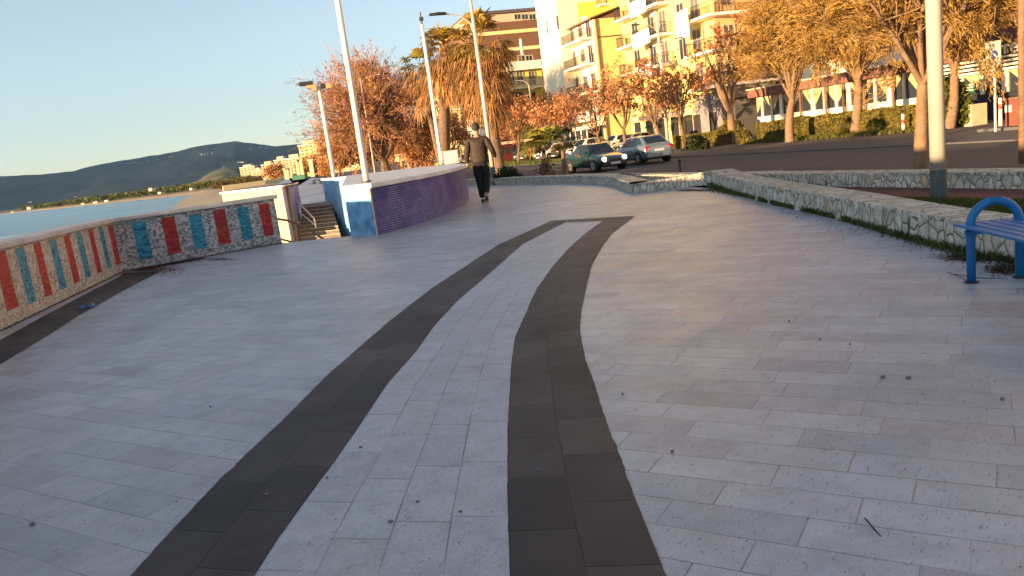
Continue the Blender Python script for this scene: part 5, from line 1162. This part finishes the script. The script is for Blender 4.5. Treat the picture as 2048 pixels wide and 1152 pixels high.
# tiny beach houses
for i,(px,py,w_,h_) in enumerate([(57,416,6,4),(300,378,5,4),(381,377,5,2),(318,385,5,2),(25,424,6,2),(190,404,8,2),(212,401,7,2),(165,407,6,2)]):
    r=np.interp(px,cpx,cr)*1.03+12; d=ray(px,HOR0-HSL*px); D=r*d.y/math.hypot(d.x,d.y); a=P(px-w_/2,py+h_/2,D); b=P(px+w_/2,py-h_/2,D)
    root=empty('beach_house',(a.x,D,a.z),['white beach house near the left edge of the far shore','white beach house on the shore among trees','pale beach hut at the right end of the far shore','low pale beach hut below the white house','flat beach hut at the far left waterline','long low beach cabin left of centre of the shore','low beach cabin beside the long one','small beach cabin toward the left of the shore'][i],'house')
    mb=MB(); mb.box(a.x,b.x,D,D+8,a.z-1.0,b.z); build_at(mb,'wall',[WW],root); mb=MB(); mb.add([(a.x-.5,D-.5,b.z),(b.x+.5,D-.5,b.z),(b.x+.5,D+8.5,b.z),(a.x-.5,D+8.5,b.z),(a.x,D+4,b.z+1.2),(b.x,D+4,b.z+1.2)],[(0,1,5,4),(3,4,5,2),(0,4,3),(1,2,5)]); build_at(mb,'roof',[MROOF],root)
# pergola columns
D=235
root=empty('pergola',(P(600,353,D).x,D,0),'row of tall cream pergola columns at the far end of the plaza','pergola')
for (xa,ya,xb,yb,w_) in [(591,324,600,354.5,.55),(597.5,323,606,353.5,.55),(618,322,626,350.5,.6),(569,340,573,355,.45),(574.5,340,579,355,.45),(579,339,583,354.5,.45)]:
    p=P(xb,yb,D); q_=P(xa,ya,D); mb=MB(); mb.box(p.x-w_,p.x+w_,D-w_,D+w_,-.6,q_.z); mb.box(p.x-w_*1.5,p.x+w_*1.5,D-w_*1.5,D+w_*1.5,q_.z+.01,q_.z+.5); build_at(mb,'column',[MCREAM],root)
p=P(600,357,150); mb=MB(); mb.box(p.x-1.2,p.x+1.2,149,151.5,0,.75); mb.box(p.x-1.3,p.x+1.3,148.9,151.6,.755,.85); tag(mb.build('green_kiosk',[mat('green_paint',(.03,.16,.10),.6,0,.2,4)]),'small green box at the foot of the pergola columns','box')
# far sea walls, sunlit
def farwall(label,pts,z,th):
    mb=MB()
    for a,b in zip(pts[:-1],pts[1:]):
        d=(b-a).normalized(); n_=Vector((-d.y,d.x,0))*th; mb.prism([(a.x,a.y),(b.x,b.y),((b+n_).x,(b+n_).y),((a+n_).x,(a+n_).y)],-4.6,z)
    tag(mb.build('sea_wall',[MCREAM]),label,'wall')
farwall('long low sunlit sea wall sweeping toward the far apartments',[P(445,370.5,273),P(470,367.5,275),P(530,361,280),P(560,357,285),P(600,352,300)],.30,1.0)
farwall('second pale sea wall nearer the pergola columns',[P(526,352,300),P(560,350,300),P(600,346,310)],1.3,1.0)
# hill villages
mb=MB()
for px,py in [(262,322),(272,325),(280,326),(300,322),(318,319),(330,318),(345,314),(400,308),(410,309),(418,308),(500,298),(522,293),(529,296),(483,325),(448,334),(505,305),(150,395),(62,405),(255,328)]:
    p=P(px,py,5000*.9); 
    # drop onto mountain surface along the ray
    d=ray(px,py)
    for r in np.linspace(3400,6000,260):
        qx,qy=d.x*r/d.y*1.0,r; rr=math.hypot(qx,qy); hgt=None
        t=(rr-3300)/(RM-3300); 
        if t<=0: continue
        H=P(px,np.interp(px,[a[0] for a in rp],[a[1] for a in rp]),RM*(qy/rr)).z+4; pr=(t*t*(3-2*t))**1.15 if t<1 else 1
        amp=(1-abs(2*min(t,1)-1)); zz_=-4+H*pr+amp*H*.28*float(fbm(np.array(qx/520.),np.array(qy/520.)))+amp*H*.10*float(fbm(np.array(qx/160.+9),np.array(qy/260.)))
        rz=HC+d.z/d.y*r
        if zz_>=rz:
            for k in range(3):
                x=qx+rnd.uniform(-22,22); mb.box(x-4,x+4,qy-8,qy-2,zz_-6,zz_+rnd.uniform(1.5,4.0))
            break
tag(mb.build('hill_village',[MCONC]),kind='stuff')
# ================================================================ TREES
def orient_tube(V,Fq,pts,rad,n=5):
    base=len(V)
    for i,p in enumerate(pts):
        d=(pts[min(i+1,len(pts)-1)]-pts[max(i-1,0)]); d=d/ (np.linalg.norm(d)+1e-9)
        u=np.array([1.,0,0]) if abs(d[2])>.8 else np.array([0,0,1.]); a=np.cross(d,u); a/=np.linalg.norm(a)+1e-9; b=np.cross(d,a)
        for k in range(n): t=6.28318*k/n; V.append(p+(a*math.cos(t)+b*math.sin(t))*rad[i])
    for i in range(len(pts)-1):
        for k in range(n): k2=(k+1)%n; Fq.append((base+i*n+k,base+i*n+k2,base+(i+1)*n+k2,base+(i+1)*n+k))
def curve(a,b,n,bend,rng,sag=0.):
    t=np.linspace(0,1,n)[:,None]; p=a+(b-a)*t; L=np.linalg.norm(b-a); w_=rng.normal(size=3)*bend*L
    p=p+np.sin(t*math.pi)*w_+ np.array([0,0,1.])*(np.sin(t*math.pi)*sag*L); return p
def tree(label,base,crown,rx,rz,tr,leafm,nleaf,leaf,bark=None,twigm=None,limbs=7,subs=6,twigs=5,seed=1,fork=.45,aspect=1.6,outward=False,cat='tree',name='tree',grp=None,bare=0.,ry=None,spread=.5,droop=0.):
    bark=bark or MBARK; rng=np.random.default_rng(seed); base=np.array(base,float); crown=np.array(crown,float); ry=ry or rx
    root=empty(name,tuple(base),label,cat,grp); E3=np.array([rx,ry,rz]); V=[];Fq=[]; TV_=[];TF_=[]
    fk=base+(crown-base)*fork; fk[2]=min(fk[2],crown[2]-rz*.35)
    tp=curve(base,fk,7,.03,rng); orient_tube(V,Fq,tp,np.linspace(tr*1.25,tr*.8,7),10)
    ends=[]
    for i in range(limbs):
        az=6.283*(i+rng.random()*.6)/limbs; el=rng.uniform(-.15,1.2); dv=np.array([math.cos(az)*math.cos(el),math.sin(az)*math.cos(el),math.sin(el)])
        e=crown+dv*E3*rng.uniform(.5,.72); lp=curve(fk,e,6,.08,rng,.05); orient_tube(V,Fq,lp,np.linspace(tr*.55,tr*.16,6),6)
        for j in range(subs):
            k=rng.integers(2,6); a=lp[k]; dv2=dv+rng.normal(size=3)*.75; dv2/=np.linalg.norm(dv2); e2=crown+dv2*E3*rng.uniform(.72,.98)
            if np.linalg.norm(e2-a)>rx*1.1: e2=a+(e2-a)*.6
            sp_=curve(a,e2,5,.08,rng,.03); orient_tube(TV_,TF_,sp_,np.linspace(tr*.17,tr*.05,5),4)
            for q in range(twigs):
                k2=rng.integers(1,5); a3=sp_[k2]; dr=(e2-a); dr/=np.linalg.norm(dr)+1e-9; e3=a3+(dr+rng.normal(size=3)*.55)*rx*rng.uniform(.14,.34); e3[2]-=droop*rx
                tw=curve(a3,e3,4,.08,rng); orient_tube(TV_,TF_,tw,np.linspace(tr*.05,tr*.022,4),3); ends.append((tw[1],e3))
    o=npmesh('trunk',np.array(V)-base,np.array(Fq),bark,root,smooth=True)
    o=npmesh('branches',np.array(TV_)-base,np.array(TF_),twigm or bark,root,smooth=True)
    if nleaf:
        A=np.array([e[0] for e in ends]); Bv=np.array([e[1] for e in ends]); 
        if bare>0: keep=rng.random(len(A))>bare; A=A[keep];Bv=Bv[keep]
        idx=rng.integers(0,len(A),nleaf); t=rng.random(nleaf)[:,None]; p=A[idx]+(Bv[idx]-A[idx])*t+rng.normal(size=(nleaf,3))*leaf*spread*1.6
        dirs=None
        if outward: dirs=(Bv[idx]-A[idx]); dirs=dirs/(np.linalg.norm(dirs,axis=1)[:,None]+1e-9)
        LV,LF=quads(p,leaf,rng,dirs,aspect); npmesh('crown',LV-base,LF,leafm,root)
    return root
def tpx(label,bpx,bpy_,D,z,cpx_,cpy,rxp,ryp,tr,leafm,nleaf,leafp,**k):
    b=P(bpx,bpy_,D); c=P(cpx_,cpy,D); m=D/FPX
    return tree(label,(b.x,b.y,z),(c.x,c.y,c.z),rxp*m,ryp*m,tr,leafm,nleaf,leafp*m,**k)
RG='rust leaved street trees along the parking bays'
RL_=[(1205,300,70,1180,212,64,46,'rust leaved street tree behind the green saloon, nearest the blue shopfront',11),
(1253,300,62,1238,188,62,55,'rust leaved street tree with trunk between the white crossover and champagne hatchback',12),
(1318,290,62,1300,178,58,55,'rust leaved tree beside the globe-topped street lamp',13),
(1368,285,58,1352,185,60,48,'rust leaved tree in front of the pale yellow estate car',14),
(1131,322,72,1112,236,52,38,'small rust leaved tree left of the parked black car',15),
(1037,325,78,1040,246,58,44,'rust leaved tree in front of the red kiosk',16),
(905,335,96,908,272,52,50,'rust leaved tree left of the walking person',17),
(1004,325,92,992,255,48,45,'rust leaved tree right of the walking person by the leaning palm trunk',18),
(1080,322,95,1080,225,55,38,'farther rust leaved tree in front of the low yellow building',19)]
for (bx_,by_,D,cx_,cy_,rx_,ry_,lab,sd_i) in RL_:
    tpx(lab,bx_,by_,D,ROADZ,cx_,cy_,rx_,ry_,.15,LRED,1700,3.5,limbs=8,subs=7,twigs=5,seed=sd_i,grp=RG,fork=.4,spread=.5,bark=MBARK)
tpx('pruned forked street tree with long bare shoots and a few rust leaves by the garages',1466,262,54,ROADZ,1448,118,78,92,.26,LRED,900,5.0,limbs=8,subs=6,twigs=3,seed=31,fork=.36,bare=.72,bark=MBARK2)
tpx('feathery olive tree with an upright trunk at the left of the restaurant',1578,252,44,ROADZ,1590,78,112,102,.21,LOLV,44000,1.7,limbs=10,subs=9,twigs=6,seed=41,fork=.42,aspect=3.4,outward=True,bark=MBARK2,spread=1.6)
tpx('feathery olive tree with a kinked trunk in the middle of the clipped hedge',1708,235,42,ROADZ,1722,48,122,100,.22,LOLV,46000,1.7,limbs=10,subs=9,twigs=6,seed=42,fork=.5,aspect=3.4,outward=True,bark=MBARK2,spread=1.6)
tpx('largest olive tree, its trunk just left of the thick lamp post',1840,348,14.9,-.45,1850,-30,250,175,.115,LOLV,76000,2.1,limbs=11,subs=10,twigs=7,seed=43,fork=.50,aspect=5.0,outward=True,bark=MBARK2,spread=1.9)
tpx('olive tree behind the thick lamp post in front of the restaurant',1898,246,36,ROADZ,1918,28,92,78,.2,LOLV,50000,1.8,limbs=9,subs=8,twigs=6,seed=44,fork=.5,aspect=3.4,outward=True,bark=MBARK2,spread=1.6)
# big bare trees at left
tpx('big spreading bare tree with orange twigs behind the nearest white pole',777,345,84,ROADZ,742,236,116,102,.5,LORG,24000,1.7,limbs=18,subs=14,twigs=12,seed=51,fork=.30,twigm=MTWIG,bare=.35,aspect=3.2,outward=True,bark=MBARK,spread=1.0)
tpx('smaller brown tree right of the big bare tree',845,338,92,ROADZ,845,285,52,48,.2,LORG,12000,2.3,limbs=9,subs=8,twigs=6,seed=52,fork=.35,aspect=2.4,outward=True,spread=1.0)
tpx('dense orange tree left of the big bare tree',672,342,100,ROADZ,690,300,55,42,.2,LORG,16000,2.1,limbs=9,subs=8,twigs=6,seed=53,fork=.35,aspect=2.2,outward=True,spread=1.0)
tpx('round orange tree low behind the big bare tree',735,342,104,ROADZ,730,300,60,38,.2,LORG,16000,2.1,limbs=9,subs=8,twigs=6,seed=54,fork=.35,aspect=2.2,outward=True,spread=1.0)
tpx('reddish tree between the white poles on the purple wall',805,338,100,ROADZ,800,290,45,45,.2,LORG,12000,2.1,limbs=9,subs=8,twigs=6,seed=58,fork=.35,aspect=2.2,outward=True,spread=1.0)
for (px,py,rp_,hp_,D,lab,sd_i) in [(552,345,19,14,300,'round brown tree in front of the far orange block',61),(612,335,18,18,260,'round brown tree between the pergola columns',62),(634,333,18,20,240,'brown tree just right of the pergola columns',63),(655,336,16,18,220,'brown tree left of the stepped lamp pole',64)]:
    tpx(lab,px,py+hp_+2,D,-.6,px,py,rp_,hp_,.3,LORG,2600,2.2,limbs=7,subs=6,twigs=5,seed=sd_i,fork=.3,spread=1.0)
# reddish scrub by the far wall
cs=[];rd=[]
for i in range(110):
    px=rnd.uniform(425,530); D=rnd.uniform(330,420); p=P(px,HOR0-HSL*px,D); cs.append((p.x,D,-.6+rnd.uniform(0,2.2))); rd.append(rnd.uniform(.8,1.7))
V,Fq=quads(clumps(cs,rd,50,1,.8),np.repeat(np.array(rd),50)*.4); tag(npmesh('scrub',V,Fq,leafmat('scrub_leaves',[(.14,.09,.03),(.20,.12,.05),(.09,.08,.03)])),kind='stuff')
LGOLD=leafmat('golden_fronds',[(.45,.30,.06),(.30,.24,.05),(.50,.28,.08)],.3)
# ---------------------------------------------------------------- palms
def palm(label,base,top,tr,fr,nlive,ndead,seed,skirt=1.0,grp=None,name='palm_tree',green=LPALM,deadm=LDEAD,blades_=16,bw=.07):
    rng=np.random.default_rng(seed); base=np.array(base,float); top=np.array(top,float); root=empty(name,tuple(base),label,'palm',grp)
    V=[];Fq=[]; tp=curve(base,top,12,.01,rng); orient_tube(V,Fq,tp,tr*(1.25-.35*np.linspace(0,1,12))+rng.normal(size=12)*tr*.05,12); npmesh('trunk',np.array(V)-base,np.array(Fq),MBARK,root,smooth=True)
    def fan(dirv,L,hang,lst,fl,petiole=.55,nb=blades_,wd=.07):
        dirv=dirv/np.linalg.norm(dirv); pe=top+dirv*L*petiole; pe[2]-=hang*L*.12
        side=np.cross(dirv,[0,0,1.]); side/=np.linalg.norm(side)+1e-9; up=np.cross(side,dirv)
        b=len(lst); w0=side*.02*fr/2; lst+= [top-w0,top+w0,pe+w0,pe-w0]; fl.append((b,b+1,b+2,b+3))
        for q in range(nb):
            a=(q/(nb-1)-.5)*2.6; d=dirv*math.cos(a)+side*math.sin(a)+up*rng.normal()*.12; d/=np.linalg.norm(d); e=pe+d*L*rng.uniform(.42,.6); m_=pe+d*L*.28; e[2]-=L*(.10+hang*.30)*rng.uniform(.5,1.3); nrm_=np.cross(d,up); nrm_/=np.linalg.norm(nrm_)+1e-9
            b=len(lst); lst+=[pe,m_+nrm_*L*wd*.5,e,m_-nrm_*L*wd*.5]; fl.append((b,b+1,b+2,b+3))
    LV=[];LF=[]
    for i in range(nlive):
        az=6.283*(i*.618)%6.283; el=rng.uniform(-.25,1.35); fan(np.array([math.cos(az)*math.cos(el),math.sin(az)*math.cos(el),math.sin(el)]),fr*rng.uniform(.8,1.1),.3,LV,LF,wd=bw)
    npmesh('fronds',np.array(LV)-base,np.array(LF),green,root)
    if ndead:
        LV=[];LF=[]; t0=top.copy()
        for i in range(ndead):
            az=6.283*(i*.618)%6.283; el=rng.uniform(-1.45,.45); top=t0-np.array([0,0,1])*rng.random()*skirt*.75*fr; k_=rng.uniform(.55,1.0)*(1.0 if el>-1 else .8)
            fan(np.array([math.cos(az)*math.cos(el),math.sin(az)*math.cos(el),math.sin(el)]),fr*k_,1.0,LV,LF,nb=15,wd=.04)
        npmesh('dead_fronds',np.array(LV)-base,np.array(LF),deadm,root)
    return root
def ppx(label,bpx,bpy_,D,z,tpx_,tpy,frp,tr,*a,**k):
    b=P(bpx,bpy_,D); t=P(tpx_,tpy,D); return palm(label,(b.x,b.y,z),(t.x,t.y,t.z),tr,frp*D/FPX,*a,**k)
ppx('tallest fan palm with a long skirt of dead fronds behind the walking person',1000,343,40,ROADZ,958,92,76,.26,22,220,71,skirt=1.6,green=LGOLD)
ppx('fan palm with golden dead fronds left of the tallest palm',884,333,46,ROADZ,893,105,64,.30,30,170,72,skirt=1.1,green=LGOLD)
ppx('dark small headed palm half hidden behind the white pole',886,335,58,ROADZ,842,135,48,.2,20,55,73,skirt=1.6)
ppx('young fan palm with yellow green leaves behind the low stone wall',1080,352,27,ROADZ,1088,292,50,.07,20,3,74,skirt=.3,blades_=22,green=LYOUNG,bw=.12)
ppx('small dark fan palm right of the young yellow green one',1130,350,30,ROADZ,1125,285,42,.08,14,4,75,green=LDRK,blades_=14)
# palm stump
b=P(1093,352,24.5); V=[];Fq=[]; rng=np.random.default_rng(5); tp=np.array([[b.x,b.y,ROADZ],[b.x,b.y,-.1],[b.x,b.y,.25],[b.x,b.y,P(1093,322,24.5).z]]); orient_tube(V,Fq,tp,[.20,.22,.2,.12],10)
root=empty('palm_stump',(b.x,b.y,ROADZ),'shaggy dark brown palm stump behind the low stone wall','stump'); npmesh('trunk',np.array(V)-np.array(root.location),np.array(Fq),MBARK,root)
p=np.stack([b.x+rng.normal(size=900)*.14,b.y+rng.normal(size=900)*.14,rng.uniform(-.5,.5,900)],1); V,Fq=quads(p,.05,rng,aspect=2.5); npmesh('shag',V-np.array(root.location),Fq,LLIT,root)
# ---------------------------------------------------------------- shrubs and hedges
def shrub(label,c,r,n,leaf,m,seed=1,sq=.75,aspect=1.8,name='shrub',boxd=None,stems=5,cat='shrub'):
    rng=np.random.default_rng(seed); c=np.array(c,float); root=empty(name,tuple(c),label,cat)
    k=14; cc=c+rng.normal(size=(k,3))*np.array(r)*.32+np.array([0,0,r[2]*.55]); 
    p=clumps(cc,max(r)*.45,n//k,1,sq,rng); p[:,2]=np.maximum(p[:,2],c[2]+.02); V,Fq=quads(p,leaf,rng,aspect=aspect); npmesh('foliage',V-c,Fq,m,root)
    V=[];Fq=[]
    for i in range(stems): e=c+rng.normal(size=3)*np.array(r)*.4; e[2]=c[2]+r[2]*.9; orient_tube(V,Fq,curve(c,e,4,.06,rng),[.02*max(r),.018*max(r),.014*max(r),.008*max(r)],4)
    npmesh('stems',np.array(V)-c,np.array(Fq),MBARK,root); return root
def hedge(label,s0,s1,t0,t1,h,n,leaf,m,seed):
    rng=np.random.default_rng(seed); c=np.array(ST((s0+s1)/2,(t0+t1)/2,ROADZ)); root=empty('hedge',tuple(c),label,'hedge')
    S_=rng.uniform(s0,s1,n); u=rng.random(n); face=rng.random(n)
    T_=np.where(face<.5,t0+np.abs(rng.normal(size=n))*.10,rng.uniform(t0,t1,n)); Z_=np.where(face<.5,rng.uniform(0,1,n)*h,h-np.abs(rng.normal(size=n))*.10)
    bump=vn(S_*1.3,Z_*2+T_)*.28; Z_=Z_+bump*(Z_/h)+.06*vn(S_*6,T_*5); T_=T_-bump*.6
    p=np.outer(S_,np.array(SD))+np.outer(T_,np.array(TD)); p[:,2]=ROADZ+Z_; V,Fq=quads(p,leaf,rng,aspect=1.7); npmesh('foliage',V-c,Fq,m,root)
    mb=MB(sxf); mb.box(s0+.15,s1-.15,t0+.2,t1-.2,ROADZ,ROADZ+h-.2); o=mb.build('branches',[MSOIL],None); o.data.transform(Matrix.Translation(-root.location)); o.parent=root; return root
hs0,ht0=onG(1822,264); hs1,_=onG(1503,286)
hedge('long clipped hedge sunlit in front of the restaurant veranda',hs0,hs1,30.4,31.9,1.15,30000,.13,LHED,81)
a0,_=onG(1440,291); a1,_=onG(1352,300)
hedge('shorter dark hedge to the left of the gap by the pruned tree',a0,a1+3,29.6,31.2,.85,12000,.14,LHED,82)
for (px,py,rpx,hpx,m,lab,sd_i,lf) in [(1463,284,26,36,LHED,'taller oleander bush at the hedge gap below the pruned tree',83,.13),(1392,299,32,20,LDRK,'dark rounded shrub in front of the shorter hedge',84,.12),(1545,250,30,28,LGRN,'spiky green bush left of the first olive tree trunk',85,.22),(1492,287,12,22,LHED,'small bush just left of the long hedge end',89,.12)]:
    p=G(px,py,ROADZ); m_=p.y/FPX; shrub(lab,tuple(p),(rpx*m_,rpx*m_,hpx*m_),5200,lf,m,sd_i,aspect=3.5 if sd_i==85 else 1.8)
p=P(1020,352,26); shrub('low dark green shrub behind the stone wall beside the walking person',(p.x,p.y,ROADZ),(.55,.5,.85),5200,.055,LDRK,86)
p=ST(*onG(1920,252),0); q=P(1918,235,p.y*.985); shrub('leafy bush spilling over the cream planter wall',(q.x,q.y,ROADZ+.1),(.45,.4,1.1),3200,.11,LGRN,87)
q=P(1893,225,p.y*.99); shrub('spiky plant behind the left end of the planter wall',(q.x,q.y,ROADZ+.2),(.4,.4,1.5),2600,.16,LGRN,88,aspect=3.5)
p=P(640,362,90); 
# grass verge under the hedge
N=16000; rng=np.random.default_rng(9); S_=rng.uniform(hs0-1,hs1,N); T_=30.35-np.abs(rng.normal(size=N))*.45; p=np.outer(S_,np.array(SD))+np.outer(T_,np.array(TD)); p[:,2]=ROADZ+.0
V,Fq=blades(p,.16,.02,rng); tag(npmesh('verge_grass',V,Fq,leafmat('verge',[(.10,.13,.02),(.16,.17,.03),(.13,.10,.03)])),kind='stuff')
N=9000; S_=rng.uniform(52,85,N); T_=22.6+rng.normal(size=N)*.5; p=np.outer(S_,np.array(SD))+np.outer(T_,np.array(TD)); p[:,2]=ROADZ+.0
V,Fq=blades(p,.22,.03,rng); tag(npmesh('verge_grass',V,Fq,LGRASS),kind='stuff')
# ================================================================ AIR
m=bpy.data.materials.new('air'); m.use_nodes=True; n=m.node_tree; n.nodes.remove(n.nodes['Principled BSDF'])
vp=n.nodes.new('ShaderNodeVolumePrincipled'); vp.inputs['Color'].default_value=(.38,.66,1.0,1); vp.inputs['Density'].default_value=3.4e-5; vp.inputs['Anisotropy'].default_value=.2
n.links.new(vp.outputs[0],n.nodes['Material Output'].inputs['Volume'])
mb=MB(); mb.box(-9600,5200,-420,8800,-7.5,820); tag(mb.build('haze',[m]),kind='stuff')
